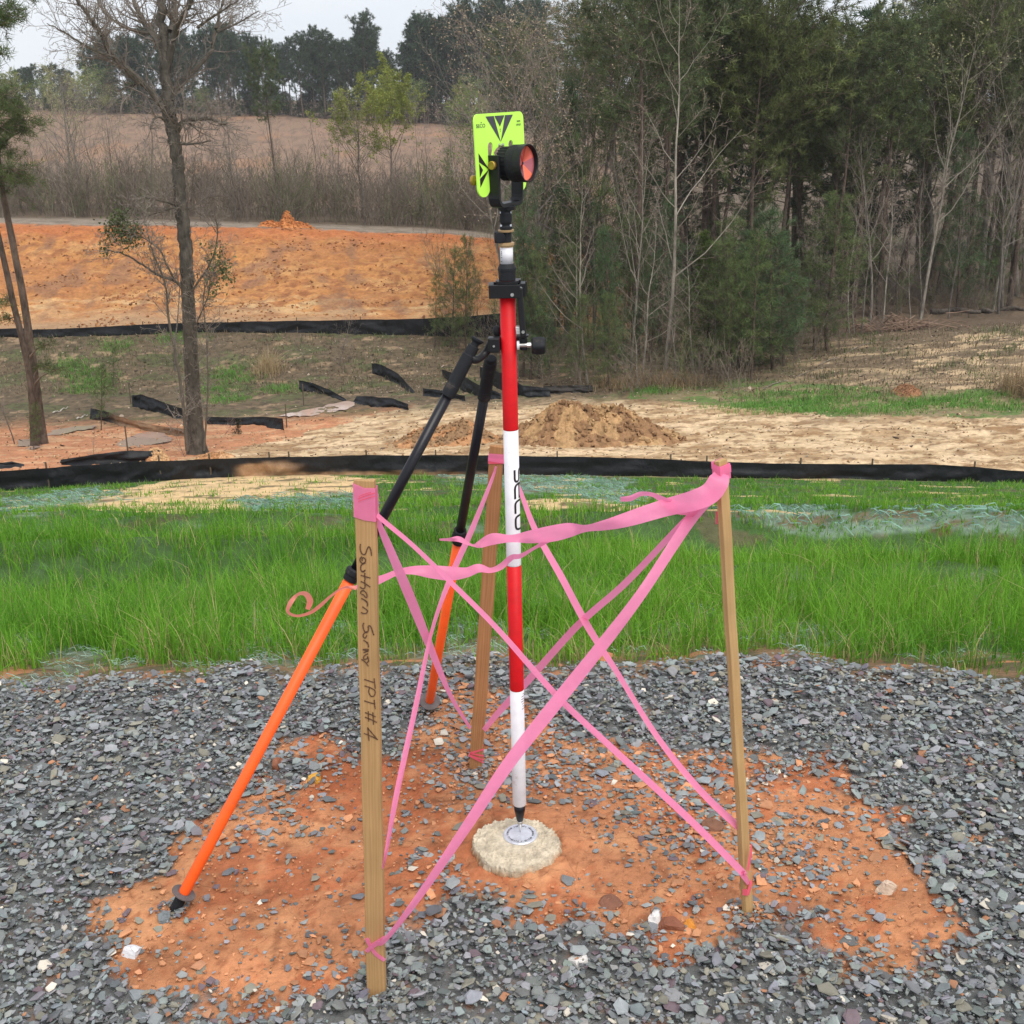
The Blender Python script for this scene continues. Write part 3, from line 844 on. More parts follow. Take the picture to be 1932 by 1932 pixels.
def bank_masks(X, Y, Z):
    u, v = project(X, Y, Z)
    uu = u + 60 * fbm(X * .7, Y * .7, 4); vv = v + 16 * fbm(X * .7 + 40, Y * .7, 4)
    sand = inpoly(uu, vv, SANDP) | inpoly(uu, vv, SANDR)
    net = np.zeros(len(X), bool)
    for p_ in NET: net |= inpoly(uu, vv, p_)
    return sand, net

def scatter_grass():
    A = Acc()
    for (n, y0, y1, h0, w0, sg) in ((80000, 3.12, 5.2, .23, .0036, 3), (80000, 5.0, 9, .21, .0052, 3), (90000, 8.5, 16, .17, .010, 2), (100000, 14, 25.6, .15, .016, 2)):
        Y = y0 + (y1 - y0) * rs.rand(n) ** (.9)
        X = rs.uniform(-.62, .62, n) * (Y + 1.5)
        # tufts: pull blades toward random centres
        Z = gz(X, Y)
        e = edgeY(X)
        clump = fbm(X * 1.7, Y * 1.7, 3) + .55 * fbm(X * 7, Y * 7, 2)
        sand, net = bank_masks(X, Y, Z)
        dens = np.clip(.62 + 2.6 * clump, .06, 1) * sstep(-.06, .32, Y - e + .4 * fbm(X * 3, Y * 3, 4))
        dens = np.where(sand, .03 + .5 * (fbm(X * .9 + 9, Y * 1.6, 3) > .14), dens); dens = np.where(net, np.clip(.25 + 3 * fbm(X * .8, Y * 1.6, 3), .05, 1), dens)
        dens = np.where((Y > 12) & (fbm(X * .5 + 3, Y * 1.1 + 7, 4) > .2), .12, dens)
        dens = dens * (1 - .75 * (fbm(X * 3 + 4, Y * 3, 3) > .14) * (Y < 6))
        kp = rs.rand(n) < dens
        X, Y, Z, e, clump = X[kp], Y[kp], Z[kp], e[kp], clump[kp]
        m_ = len(X)
        h = h0 * rs.uniform(.35, 1.2, m_) * (1 + .35 * (rs.rand(m_) < .05)) * np.clip(.8 + 1.5 * clump, .3, 1.6) * np.clip(.35 + (Y - e) * .7, .3, 1) * (1 - .30 * sstep(19, 24, Y))
        tone = fbm(X * .5 + 77, Y * .5, 3)
        g1 = np.array([.105, .285, .022]); g2 = np.array([.20, .41, .035]); g3 = np.array([.04, .165, .018])
        k1 = np.clip(.4 + 1.5 * tone + rs.normal(0, .25, m_), 0, 1)[:, None]
        k2 = np.clip(-.2 - 1.5 * tone + rs.normal(0, .2, m_), 0, 1)[:, None]
        c = g1 * (1 - k1) + g2 * k1
        c = c * (1 - k2) + g3 * k2
        dead = rs.rand(m_) < .07 + .12 * (np.abs(Y - e) < .5)
        c[dead] = np.array([.42, .36, .17])
        c = c * rs.uniform(.75, 1.2, (m_, 1))
        blades(A, X, Y, Z - .004, h, w0 * rs.uniform(.7, 1.4, m_), c, seg=sg, lean=.5)
    o = part('grass', A, M['grass'])
    tag(o, 'long fresh green grass covering the bank below the gravel', kind='stuff')
scatter_grass()

def scatter_netting():
    """shredded blue-green erosion blanket: short curled fibres lying on the soil"""
    A = Acc()
    for (n, y0, y1, L_, wd, near) in ((26000, 3.15, 5.5, .05, .0016, True), (26000, 8, 25.5, .16, .009, False)):
        Y = rs.uniform(y0, y1, n); X = rs.uniform(-.6, .6, n) * (Y + 1)
        Z = gz(X, Y)
        if near: kp = (fbm(X * 3 + 4, Y * 3, 3) > .10) & (rs.rand(n) < np.where(X > .3, .25, .5)) & (Y > edgeY(X) + .02)
        else:
            kp = bank_masks(X, Y, Z)[1]
        X, Y, Z = X[kp], Y[kp], Z[kp]; m_ = len(X)
        yaw = rs.uniform(0, np.pi * 2, m_); L2 = L_ * rs.uniform(.4, 1.3, m_)
        pts = []
        for i in range(4):
            t = i / 3 - .5
            cx = X + np.cos(yaw) * L2 * t - np.sin(yaw) * L2 * .35 * (t * t * 4 - .4)
            cy = Y + np.sin(yaw) * L2 * t + np.cos(yaw) * L2 * .35 * (t * t * 4 - .4)
            cz = gz(cx, cy) + (.012 if near else .04) * (1 - 3.2 * t * t) + rs.uniform(0, .02, m_) * (1 if near else 2.5)
            pts.append((cx, cy, cz))
        V = []
        for (cx, cy, cz) in pts:
            V += [np.stack([cx, cy, cz - wd / 2], -1), np.stack([cx + wd * .6, cy + wd * .6, cz + wd / 2], -1)]
        V = np.stack(V, 1)
        off = (np.arange(m_) * 8)[:, None, None]
        q = np.array([[0, 1, 3, 2], [2, 3, 5, 4], [4, 5, 7, 6]])[None]
        c = (np.array([.34, .47, .40]) if near else np.array([.24, .40, .33])) * rs.uniform(.35, 1.3, (m_, 1))
        A.add(V.reshape(-1, 3), (q + off).reshape(-1, 4), np.repeat(c, 8, 0))
    o = part('straw_netting', A, M['leaf'])
    tag(o, 'shredded blue-green erosion blanket lying between the grass', kind='stuff')
scatter_netting()

def scatter_rough():
    """tufts, dead stems and litter beyond the near fence"""
    A = Acc()
    n = 75000
    Y = rs.uniform(35, 46.5, n); X = rs.uniform(-.62, .62, n) * Y
    Z = gz(X, Y); t = X / Y
    u, v = project(X, Y, Z)
    cl = fbm(X * .6, Y * .9, 3)
    kp = (((v < 745) & (u < 900)) | ((u > 1350) & (v < 760))) & (rs.rand(n) < np.clip(.35 + 1.8 * cl, .1, 1))
    X, Y, Z, cl = X[kp], Y[kp], Z[kp], cl[kp]; m_ = len(X)
    gr = (fbm(X * .35 + 9, Y * .7, 3) + rs.normal(0, .1, m_)) > .04
    c = np.where(gr[:, None], np.array([.115, .155, .055]), np.array([.235, .18, .115])) * rs.uniform(.6, 1.3, (m_, 1))
    blades(A, X, Y, Z, rs.uniform(.08, .28, m_), .025 * rs.uniform(.6, 1.3, m_), c, seg=2, lean=.7)
    # bright new tufts
    tufts = [(150, 708), (160, 735), (185, 720), (130, 690), (420, 705), (450, 715), (400, 735), (430, 755), (530, 735), (220, 655), (330, 640), (1235, 738),
             (1470, 760), (1500, 765), (1450, 745), (1600, 752), (1560, 775), (1700, 768), (1730, 760), (1790, 755), (1640, 778), (1850, 765), (1910, 770), (1480, 778), (1580, 742), (1890, 745), (1420, 770), (1540, 755)]
    for (uu, vv) in tufts:
        p = G(uu, vv); m_ = 420; big = 1.6 if uu > 1400 else .8
        X = p[0] + rs.normal(0, .55 * big, m_); Y = p[1] + rs.normal(0, .3, m_); Z = gz(X, Y)
        blades(A, X, Y, Z, rs.uniform(.07, .24, m_), .02, np.array([.13, .30, .05]) * rs.uniform(.7, 1.3, (m_, 1)), seg=2, lean=.6)
    # pale dead grass clump
    p = G(505, 700)
    X = p[0] + rs.normal(0, .25, 260); Y = p[1] + rs.normal(0, .2, 260)
    blades(A, X, Y, gz(X, Y), rs.uniform(.4, 1.1, 260), .018, np.array([.50, .38, .22]) * rs.uniform(.7, 1.2, (260, 1)), seg=3, lean=.5)
    for (uu, vv, hh) in ((1240, 722, .7), (1180, 728, .6), (1290, 725, .6), (1925, 740, 1.3)):
        p = G(uu, vv); m_ = 500
        X = p[0] + rs.normal(0, .8 if hh < 1 else .3, m_); Y = p[1] + rs.normal(0, .5, m_)
        blades(A, X, Y, gz(X, Y), rs.uniform(.3, 1, m_) * hh, .02, np.array([.36, .26, .15]) * rs.uniform(.6, 1.2, (m_, 1)), seg=3, lean=.7)
    o = part('rough_grass', A, M['leaf'])
    tag(o, 'rough scrub grass and dead stems on the far side of the valley', kind='stuff')
    # litter: flakes of bark, leaves and sticks
    B = Acc()
    n = 26000
    Y = rs.uniform(27, 47, n); X = rs.uniform(-.6, .6, n) * Y; Z = gz(X, Y)
    u, v = project(X, Y, Z)
    kp = ((v < 745) | (rs.rand(n) < .10)) | ((u > 850) & (v < 735))
    X, Y, Z = X[kp], Y[kp], Z[kp]; m_ = len(X)
    sz = rs.uniform(.03, .11, m_)
    sz = sz * np.where(rs.rand(m_) < .06, 2.0, 1)
    col = np.where(rs.rand(m_, 1) < .45, np.array([.36, .29, .22]), np.array([.10, .07, .05])) * rs.uniform(.6, 1.3, (m_, 1))
    V, Fq, Ft, cv = shard_batch(m_, np.stack([X, Y, Z + .02], -1), sz, .25, .5, col, 4)
    b0 = B.n; B.add(V, Fq, cv); B.f.append((Ft + b0).astype(np.int32))
    for (n, y0, y1, t1, smin, smax, cols) in ((15000, 47, 57.5, .07, .05, .2, ((.40, .19, .07), (.28, .115, .045), (.22, .10, .05))), (14000, 26.4, 38, .62, .03, .12, ((.36, .23, .12), (.24, .15, .08), (.60, .45, .28)))):
        Y = rs.uniform(y0, y1, n); X = rs.uniform(-.62, t1, n) * Y
        kp = rs.rand(n) < np.clip(.12 + 3.2 * fbm(X * .35, Y * .8, 4), .03, 1)
        X, Y = X[kp], Y[kp]; m_ = len(X); col = np.array(cols)[rs.randint(3, size=m_)] * rs.uniform(.75, 1.2, (m_, 1))
        V, Fq, Ft, cv = shard_batch(m_, np.stack([X, Y, gz(X, Y) + .01], -1), smin + (smax - smin) * rs.rand(m_) ** 2.5, .7, .5, col, 5)
        b0 = B.n; B.add(V, Fq, cv); B.f.append((Ft + b0).astype(np.int32))
    o = part('debris', B, M['dirt'])
    tag(o, 'scattered bark, dead leaves and clods on the valley slopes', kind='stuff')
scatter_rough()

# ------------------------------------------------------------------ heaps of dirt
def heap(name, label, u, v, wpx, hpx, depth, col, col2, seed, rough=.16, N=130, peaks=None):
    p = G(u, v)
    dep = (p - CAM) @ fw
    W = wpx / FPX * dep / 2; Hh = hpx / FPX * dep; D = depth
    x = np.linspace(-1, 1, N); xx, yy = np.meshgrid(x, x)
    X = p[0] + xx * W; Y = p[1] + D + yy * D
    r2 = (xx ** 2 + yy ** 2)
    prof = np.clip(1 - r2, 0, None) ** 1.1
    if peaks:
        prof = sum(h_ * np.exp(-(((xx - cx) / sx) ** 2 + ((yy) / .55) ** 2)) for cx, sx, h_ in peaks) * sstep(1.0, .75, np.sqrt(r2))
    f = fbm(X * 1.1 + seed, Y * 1.1, 3) * .35 + fbm(X * 3.5 + seed, Y * 3.5, 4, True) * rough * 1.4 + fbm(X * 9 + seed, Y * 9, 3, True) * rough * .5
    Z = gz(X, Y) - .06 + Hh * prof * (1 + f) + sstep(0, .3, prof) * f * .22
    k_ = (fbm(X * 1.7 + 3, Y * 1.7 + seed, 4) > .0)[..., None]
    C = np.where(k_, np.array(col), np.array(col2)) * (1 + .25 * fbm(X * 6, Y * 6, 3))[..., None]
    i_ = np.arange(N * N).reshape(N, N)
    Q = np.stack([i_[:-1, :-1], i_[:-1, 1:], i_[1:, 1:], i_[1:, :-1]], -1).reshape(-1, 4)
    A = Acc(); A.add(np.stack([X, Y, Z], -1).reshape(-1, 3), Q, C.reshape(-1, 3))
    # clods
    n = 500
    cx = rs.normal(0, .45, n) ; cy = rs.normal(-.1, .45, n)
    ii = np.clip(((cy + 1) / 2 * (N - 1)).astype(int), 0, N - 1); jj = np.clip(((cx + 1) / 2 * (N - 1)).astype(int), 0, N - 1)
    pos = np.stack([X[ii, jj], Y[ii, jj], Z[ii, jj] + .02], -1)
    V, Fq, Ft, cv = shard_batch(n, pos, rs.uniform(.05, .22, n) * min(1, Hh * 1.3), .9, .8, C[ii, jj] * rs.uniform(.7, 1.15, (n, 1)), 6)
    b0 = A.n; A.add(V, Fq, cv); A.f.append((Ft + b0).astype(np.int32))
    o = part(name, A, M['dirt'], smooth=False)
    return tag(o, label, 'dirt mound')
heap('dirt_mound', 'large brown clay mound right of the red and white pole', 1125, 846, 430, 66, 1.5, (.27, .155, .08), (.40, .25, .125), 3, .24, 190, peaks=[(-.28, .27, .98), (.12, .3, .72), (.5, .3, .35), (-.7, .2, .25)])
heap('dirt_mound', 'low orange-brown mound behind the black bipod legs', 830, 845, 270, 36, 1.4, (.42, .22, .105), (.28, .17, .09), 11, .2, 150, peaks=[(-.3, .3, .7), (.3, .4, .9)])
heap('dirt_mound', 'small orange heap on top of the orange cut', 535, 432, 130, 26, 1.2, (.42, .15, .05), (.50, .20, .07), 21, .2, 80, peaks=[(-.5, .4, .45), (0, .16, 1.1), (.4, .3, .4)])
heap('dirt_mound', 'small sandy orange heap against the near fence left of the big tree', 290, 874, 56, 22, .3, (.55, .30, .15), (.60, .38, .2), 31, .2, 70)
heap('dirt_mound', 'orange clods heaped in front of the big bare tree', 400, 868, 90, 14, .3, (.50, .27, .13), (.58, .36, .2), 41, .2, 80)
heap('dirt_mound', 'low red earth bump at the edge of the wood on the right', 1725, 752, 60, 14, .8, (.32, .17, .09), (.30, .15, .08), 51, .2, 60)

# ------------------------------------------------------------------ silt fences
def sheet(top, bot, nu=60, nv=7, wr=.05, seed=0, mud=None, col=(.012, .013, .016), sharp=False):
    if sharp:
        ln = lambda q: np.array([np.array(q[i]) * (1 - t) + np.array(q[i + 1]) * t for i in range(len(q) - 1) for t in np.arange(12) / 12] + [q[-1]])
        top, bot = ln(top), ln(bot)
    else: top = catmull(top, 12); bot = catmull(bot, 12)
    s = np.linspace(0, 1, nu)
    rp = lambda q: np.stack([np.interp(s, np.linspace(0, 1, len(q)), q[:, i]) for i in range(3)], -1)
    top, bot = rp(top), rp(bot)
    A = Acc(); V = []; C = []
    L_ = np.linalg.norm(np.diff(top, axis=0), axis=1).sum()
    for j in range(nv):
        t = j / (nv - 1)
        q = bot * (1 - t) + top * t
        w_ = wr * np.sin(np.pi * min(t + .15, 1)) * fbm(s * L_ * .9 + seed, np.full(nu, t * 1.5 + seed), 3)
        w2 = wr * .4 * fbm(s * L_ * 3 + seed, np.full(nu, t * 3.0), 2)
        q = q + np.array([0, 1, 0]) * (w_ * 2.4 + w2)[:, None] + np.array([0, 0, 1]) * (wr * .3 * fbm(s * L_ * .8, np.full(nu, seed * 3.1), 2) * t)[:, None]
        V.append(q)
        c = np.tile(np.array(col), (nu, 1))
        if mud is not None:
            mk = mud(s, t + .25 * fbm(s * L_ * .8 + 5, np.full(nu, t * 2), 3))[:, None]
            c = c * (1 - mk) + np.array([.33, .20, .11]) * mk
        C.append(c)
    V = np.array(V); C = np.array(C)
    i_ = np.arange(nu * nv).reshape(nv, nu)
    Q = np.stack([i_[:-1, :-1], i_[:-1, 1:], i_[1:, 1:], i_[1:, :-1]], -1).reshape(-1, 4)
    A.add(V.reshape(-1, 3), Q, C.reshape(-1, 3))
    # a thin back face
    A.add(V.reshape(-1, 3) + np.array([0, .006, 0]), Q[:, ::-1].copy(), C.reshape(-1, 3))
    return A

def fence(label, base, Y, h_top, posts, mud=None, seed=0, group=None, nu=400):
    """base: (u, v) of the fabric foot; Y distances; h_top: (u -> v of the top edge)"""
    bp = [P(u, v, y) for (u, v), y in zip(base, Y)]
    for p in bp: p[2] = min(p[2], float(gz(p[0], p[1])) + .02) - .05
    tp = [P(u + 1, v, y) for (u, v), y in zip(h_top, Y)]
    root = thing('silt_fence', bp[0], label, 'silt fence', group)
    part('fabric', sheet(tp, bp, nu, 9, .10, seed, mud), M['fabric'], root, smooth=True)
    tpn = np.array(tp); bpn = np.array(bp)
    us = np.array([u for u, v in base], float)
    for u in posts:
        f = np.interp(u, us, np.arange(len(us)))
        t_ = np.array([np.interp(f, np.arange(len(us)), tpn[:, i]) for i in range(3)])
        b_ = np.array([np.interp(f, np.arange(len(us)), bpn[:, i]) for i in range(3)])
        A = Acc(); box(A, (t_ + b_) / 2 + np.array([0, .05, .04]), (.032, .032, np.linalg.norm(t_ - b_) + .16), col=(1, 1, 1))
        part('post', A, M['post'], root)
    return root

mud1 = lambda s, t: np.clip(sstep(.335, .36, s) * sstep(.44, .40, s) * sstep(.75, .55, t) + sstep(.36, .5, s) * sstep(.62, .5, s) * sstep(.25, .15, t), 0, 1)
fence('long black silt fence running across the foot of the green bank',
      [(-420, 950), (0, 922), (130, 915), (250, 903), (350, 893), (430, 890), (520, 888), (640, 885), (800, 887), (966, 893), (1200, 897), (1400, 903), (1650, 908), (1800, 911), (1932, 916), (2300, 930)],
      [24.5, 25.4, 25.6, 25.8, 26, 26, 26, 26, 26, 26, 26, 26, 26, 25.8, 25.6, 25.2],
      [(-420, 915), (0, 889), (130, 880), (250, 872), (350, 868), (430, 865), (520, 863), (640, 860), (800, 859), (966, 860), (1200, 865), (1400, 873), (1650, 876), (1800, 878), (1932, 889), (2300, 905)],
      [-200, 88, 300, 395, 508, 545, 691, 822, 1051, 1265, 1333, 1510, 1645, 1838, 1990], mud1, 2)
fence('far black silt fence below the orange cut',
      [(-400, 660), (0, 640), (60, 640), (180, 640), (350, 633), (480, 630), (620, 627), (760, 621), (860, 618), (960, 606), (1040, 604)], [46] * 11,
      [(-400, 637), (0, 620), (60, 622), (180, 617), (350, 609), (480, 607), (620, 604), (760, 602), (860, 598), (960, 590), (1040, 589)],
      [150, 270, 430, 560, 680, 800, 900], None, 5)

def scrap(label, top, bot, seed=0, mud=None, stake=None, col=(.012, .013, .016)):
    pb = [G(u, v) for u, v in bot]
    ym = [p[1] for p in pb]
    pb = [np.array([p[0], p[1], p[2] - .05]) for p in pb]
    yy = np.interp(np.linspace(0, 1, len(top)), np.linspace(0, 1, len(ym)), ym)
    pt = [P(u, v, y + .12) for (u, v), y in zip(top, yy)]
    root = thing('fallen_silt_fence', pb[0], label, 'torn fabric', 'torn pieces of black silt fence along the creek')
    part('fabric', sheet(pt, pb, 70, 9, .17, seed, mud, col, True), M['fabric'], root, smooth=True)
    for k_ in (stake or []):
        A = Acc(); g_ = G(*k_)
        tube(A, [g_ + np.array([0, 0, -.1]), g_ + np.array([.02, 0, .75])], .02, 6, col=(1, 1, 1))
        part('post', A, M['post'], root)
mudR = lambda s, t: sstep(.25, .5, s) * .8 + 0 * t
scrap('torn black fence sheet rising left of the big bare tree', [(248, 746), (265, 744), (300, 757), (349, 772)], [(250, 768), (268, 772), (300, 778), (349, 795)], 1, stake=[(247, 762)])
scrap('long sagging mud-stained fence sheet beside the puddle', [(171, 770), (195, 775), (230, 788), (290, 803), (353, 809)], [(169, 791), (200, 795), (232, 805), (300, 816), (355, 826)], 2, mudR)
scrap('black fence sheet right of the big tree with a shiny folded end', [(390, 786), (470, 787), (505, 786), (533, 789)], [(390, 802), (470, 801), (505, 806), (537, 812)], 3, stake=[(541, 806)])
scrap('black fence strip sloping down to the muddy creek water', [(564, 717), (590, 722), (625, 737), (652, 753)], [(565, 737), (595, 741), (625, 750), (655, 758)], 4, stake=[(573, 765)])
scrap('black fence scrap slanting above the creek left of the bipod', [(701, 686), (720, 688), (752, 706), (782, 738)], [(703, 704), (722, 712), (750, 726), (778, 743)], 5)
scrap('dark fence sheet lying left of the black bipod leg', [(672, 747), (700, 747), (740, 752), (770, 762)], [(664, 760), (700, 767), (740, 768), (771, 775)], 6)
scrap('short fence scrap directly behind the black bipod leg', [(798, 732), (835, 736), (877, 746)], [(798, 748), (838, 750), (878, 758)], 7)
scrap('dark fence sheet between the two black bipod legs', [(833, 697), (870, 708), (905, 727), (945, 742)], [(836, 710), (868, 735), (905, 750), (945, 754)], 8)
scrap('fence sheet dipping behind the red band of the pole', [(905, 692), (945, 703), (985, 726), (1035, 733)], [(905, 712), (945, 735), (990, 748), (1040, 748)], 9)
scrap('fence strip on the rim behind the large mound', [(1025, 729), (1060, 727), (1118, 727)], [(1028, 745), (1070, 743), (1118, 740)], 10, col=(.02, .017, .015))
scrap('black fence sheet curling up behind the near fence on the left', [(114, 868), (178, 856), (237, 850), (278, 852), (300, 849), (312, 862)], [(114, 878), (178, 876), (237, 874), (278, 873), (300, 871), (314, 870)], 11, stake=[(241, 852)])
scrap('low black fence end at the left edge of the valley', [(-40, 872), (0, 872), (22, 870), (45, 876)], [(-40, 886), (0, 884), (22, 882), (46, 880)], 12)

# ------------------------------------------------------------------ concrete survey mark
def survey_mark():
    root = thing('survey_monument', (TIP[0], TIP[1], GZ), 'round pale concrete pad with a metal disc under the pole tip', 'survey marker')
    c = np.array([TIP[0] - .011, TIP[1] - .02, 0])
    N, NR = 220, 40
    th = np.arange(N) / N * 2 * np.pi
    outline = .106 * (1 + .05 * fbm(np.cos(th) * 1.6 + 3, np.sin(th) * 1.6, 3) * 2 + .02 * np.sin(3 * th + 1))
    A = Acc(); V = []; C = []
    prof = [(t, -.0035 - .010 * t ** 3) for t in np.linspace(0.001, .93, 60)] + [(.95, -.018), (.985, -.027), (1.0, -.038), (1.0, -.052), (.985, -.07), (.99, -.09)]
    for t, z in prof:
        x = c[0] + np.cos(th) * outline * t; y = c[1] + np.sin(th) * outline * t * .98
        rough = .010 * fbm(x * 170, y * 170 + z * 120, 3) + .006 * fbm(x * 38, y * 38 + z * 40, 3)
        rough = rough * sstep(.40, .5, t)
        x = x + np.cos(th) * rough * 1.2 * (t > .9); y = y + np.sin(th) * rough * 1.2 * (t > .9)
        V.append(np.stack([x, y, z + rough * (t < .97)], -1))
        stain = sstep(-.014, -.036, z + .02 * fbm(np.cos(th) * 2, np.sin(th) * 2 + 5, 3) * 1.5) if np.isscalar(z) else 0
        col = np.array([1, 1, 1]) * (1 - np.atleast_1d(stain)[:, None]) + np.array([.72, .45, .28]) * np.atleast_1d(stain)[:, None]
        C.append(np.broadcast_to(col, (N, 3)) * (1 + .7 * fbm(x * 60, y * 60, 4))[:, None])
    V = np.array(V); C = np.array(C)
    n = len(prof); i_ = np.arange(n * N).reshape(n, N)
    Q = np.stack([i_[:-1], i_[1:], np.roll(i_[1:], -1, 1), np.roll(i_[:-1], -1, 1)], -1).reshape(-1, 4)
    A.add(V.reshape(-1, 3), Q, C.reshape(-1, 3)); A.add(V[0], [tuple(range(N))], C[0])
    part('concrete_pad', A, M['conc'], root, smooth=True)
    A = Acc(); dcx = np.array([TIP[0], TIP[1] - .004, 0])
    lathe(A, dcx + np.array([0, 0, -.012]), (0, 0, 1), [(0, .040), (.0105, .0405), (.0125, .0385), (.0128, .036), (.0118, .034), (.0118, .001)], 48)
    d = part('survey_disc', A, M['alu'], root)
    A = Acc()
    for i in range(46):
        if i % 9 == 7: continue
        a_ = i / 46 * 2 * math.pi
        rr = .0303
        p = dcx + np.array([math.cos(a_) * rr, math.sin(a_) * rr, .0006])
        t_ = np.array([-math.sin(a_), math.cos(a_), 0]); n_ = np.array([math.cos(a_), math.sin(a_), 0])
        box(A, p, (.0007, .0042, .0006), (t_, n_, np.array([0, 0, 1])))
        if i % 3: box(A, p + n_ * (.0018 if i % 2 else -.0018), (.0022, .0006, .0006), (t_, n_, np.array([0, 0, 1])))
        if i % 4 == 1: box(A, p + t_ * .0016, (.0006, .0042, .0006), (t_, n_, np.array([0, 0, 1])))
    part('stamped_lettering', A, M['greyink'], d)
survey_mark()

# ------------------------------------------------------------------ the survey pole
PX, PY = TIP[0], TIP[1]
def hv(v):
    """height on the pole seen at picture height v"""
    lo, hi = -.1, 2.2
    for _ in range(40):
        mid = (lo + hi) / 2
        if project(PX, PY, mid)[1] > v: lo = mid
        else: hi = mid
    return lo
Zup = np.array([0, 0, 1.0])
PR = .0158
B1, B2, B3, B4, B5 = hv(1517), hv(1300), hv(1065), hv(810), hv(545)
print('bands', B1, B2, B3, B4, B5)
c0 = np.array([PX, PY, 0])
toc = np.array([-PX, -PY, 0]); toc /= np.linalg.norm(toc)            # towards the camera
rgt = np.array([-toc[1], toc[0], 0]); rgt = rgt if rgt[0] > 0 else -rgt

def pole():
    root = thing('survey_pole', (PX, PY, 0.0), 'red and white banded survey pole standing on the metal disc', 'survey pole')
    A = Acc(); lathe(A, c0 + Zup * .0, Zup, [(.0006, .0006), (.012, .003), (.026, .0062), (.034, .0066)], 20); part('point_tip', A, M['steel'], root, smooth=True)
    A = Acc(); lathe(A, c0, Zup, [(.0335, .0066), (.036, .0078), (.062, .0125), (B1 - .001, .0138)], 24); part('tip_sleeve', A, M['blacktube'], root, smooth=True)
    for z0, z1, mt_, nm in ((B1, B2, 'white', 'white_band'), (B2, B3, 'red', 'red_band'), (B3, B4, 'white', 'white_band'), (B4, B5 + .02, 'red', 'red_band')):
        A = Acc(); lathe(A, c0, Zup, [(z0 + .0002, PR - .0008 if z0 == B1 else PR), (z0 + .002, PR), (z1 - .0002, PR)], 40)
        o = part(nm, A, M[mt_], root, smooth=True)
        mme = o.data
        if nm == 'white_band' and z0 == B3: upper_white = o
        if nm == 'white_band' and z0 == B1: lower_white = o
    # block letters that run down the white band and wrap round its right side
    def onp(a_deg, z, r_=PR + .0004):
        a_ = R(a_deg)
        return c0 + (toc * math.cos(a_) + rgt * math.sin(a_)) * r_ + Zup * z
    def stroke(A, pts, wd, closed=False):
        """pts in (angle, height); ribbon of width wd metres"""
        q = np.array([(R(a_) * PR, z) for a_, z in pts])
        q = catmull(q, 6) if len(q) > 2 else np.array([q[0] + (q[1] - q[0]) * t for t in np.linspace(0, 1, 8)])
        t = np.gradient(q, axis=0); t /= np.linalg.norm(t, axis=1)[:, None] + 1e-9
        nrm = np.stack([-t[:, 1], t[:, 0]], -1)
        V = []; F = []
        for i in range(len(q)):
            for s_ in (-.5, 0, .5):
                s2 = q[i] + nrm[i] * wd * s_
                V.append(onp(math.degrees(s2[0] / PR), s2[1]))
        for i in range(len(q) - 1):
            for j in (0, 1): F.append((i * 3 + j, i * 3 + j + 1, i * 3 + j + 4, i * 3 + j + 3))
        A.add(V, F)
    A = Acc(); W_ = .0046
    def letter(v0, v1, kind):
        z0, z1 = hv(v0), hv(v1); a0, a1, am = 22, 104, 63
        dz = z1 - z0; rr = .25
        zt = lambda b: z0 + dz * b
        if kind == 'S':
            stroke(A, [(a0, zt(0)), (a0, zt(.5)), (a0, zt(.72)), (a0 + 4, zt(.88)), (a0 + 14, zt(.96)), (am - 12, zt(.95)), (am - 3, zt(.87)), (am, zt(.72)), (am, zt(.45)), (am, zt(.22)), (am + 4, zt(.08)), (am + 14, zt(0)), (a1 - 10, zt(0.02)), (a1, zt(.2)), (a1, zt(.6)), (a1, zt(1))], W_)
        if kind in 'EC':
            stroke(A, [(a0, zt(1)), (a0, zt(.6)), (a0, zt(.35)), (a0 + 4, zt(.18)), (a0 + 16, zt(.06)), (am, zt(.0)), (a1 - 14, zt(.06)), (a1 - 3, zt(.2)), (a1, zt(.4)), (a1, zt(1))], W_)
        if kind == 'E':
            stroke(A, [(am, zt(.08)), (am, zt(.98))], W_)
            stroke(A, [(am, zt(.94)), (a1, zt(.94))], W_)
        if kind == 'O':
            stroke(A, [(am, zt(.02)), (a0 + 15, zt(.06)), (a0 + 3, zt(.18)), (a0, zt(.35)), (a0, zt(.65)), (a0 + 3, zt(.84)), (a0 + 14, zt(.95)), (am, zt(.98)), (a1 - 14, zt(.95)), (a1 - 2, zt(.8)), (a1, zt(.5)), (a1 - 2, zt(.2)), (a1 - 14, zt(.06)), (am, zt(.02))], W_)
    letter(883, 906, 'S'); letter(909.5, 937.5, 'E'); letter(941, 965, 'C'); letter(969, 995.5, 'O')
    part('lettering', A, M['ink'], upper_white)
    # small printed notice on the lowest band
    A = Acc()
    for i, (a0, a1) in enumerate(((52, 72), (38, 86), (36, 92), (34, 92), (44, 90), (50, 90), (40, 90))):
        z = hv(1305 + i * 4.6)
        a_ = a0
        rr = random.Random(i)
        while a_ < a1:
            wd_ = rr.uniform(4, 11)
            V = [onp(a_, z), onp(a_ + wd_, z), onp(a_ + wd_, z - .0016), onp(a_, z - .0016)]
            A.add(V, [(0, 1, 2, 3)]); a_ += wd_ + 2
    part('small_print', A, M['greyink'], lower_white)
    # clamp head with two arms, collar, inner sleeve
    A = Acc(); h0 = hv(559); h1 = hv(534)
    lathe(A, c0, Zup, [(h0, .021), (h1, .021)], 32)
    zc = (h0 + h1) / 2
    box(A, c0 + toc * .022 + rgt * -.006 + Zup * zc, (.062, .006, h1 - h0), (rgt, toc, Zup))
    box(A, c0 - toc * .018 + rgt * .004 + Zup * zc, (.07, .006, h1 - h0), (rgt, toc, Zup))
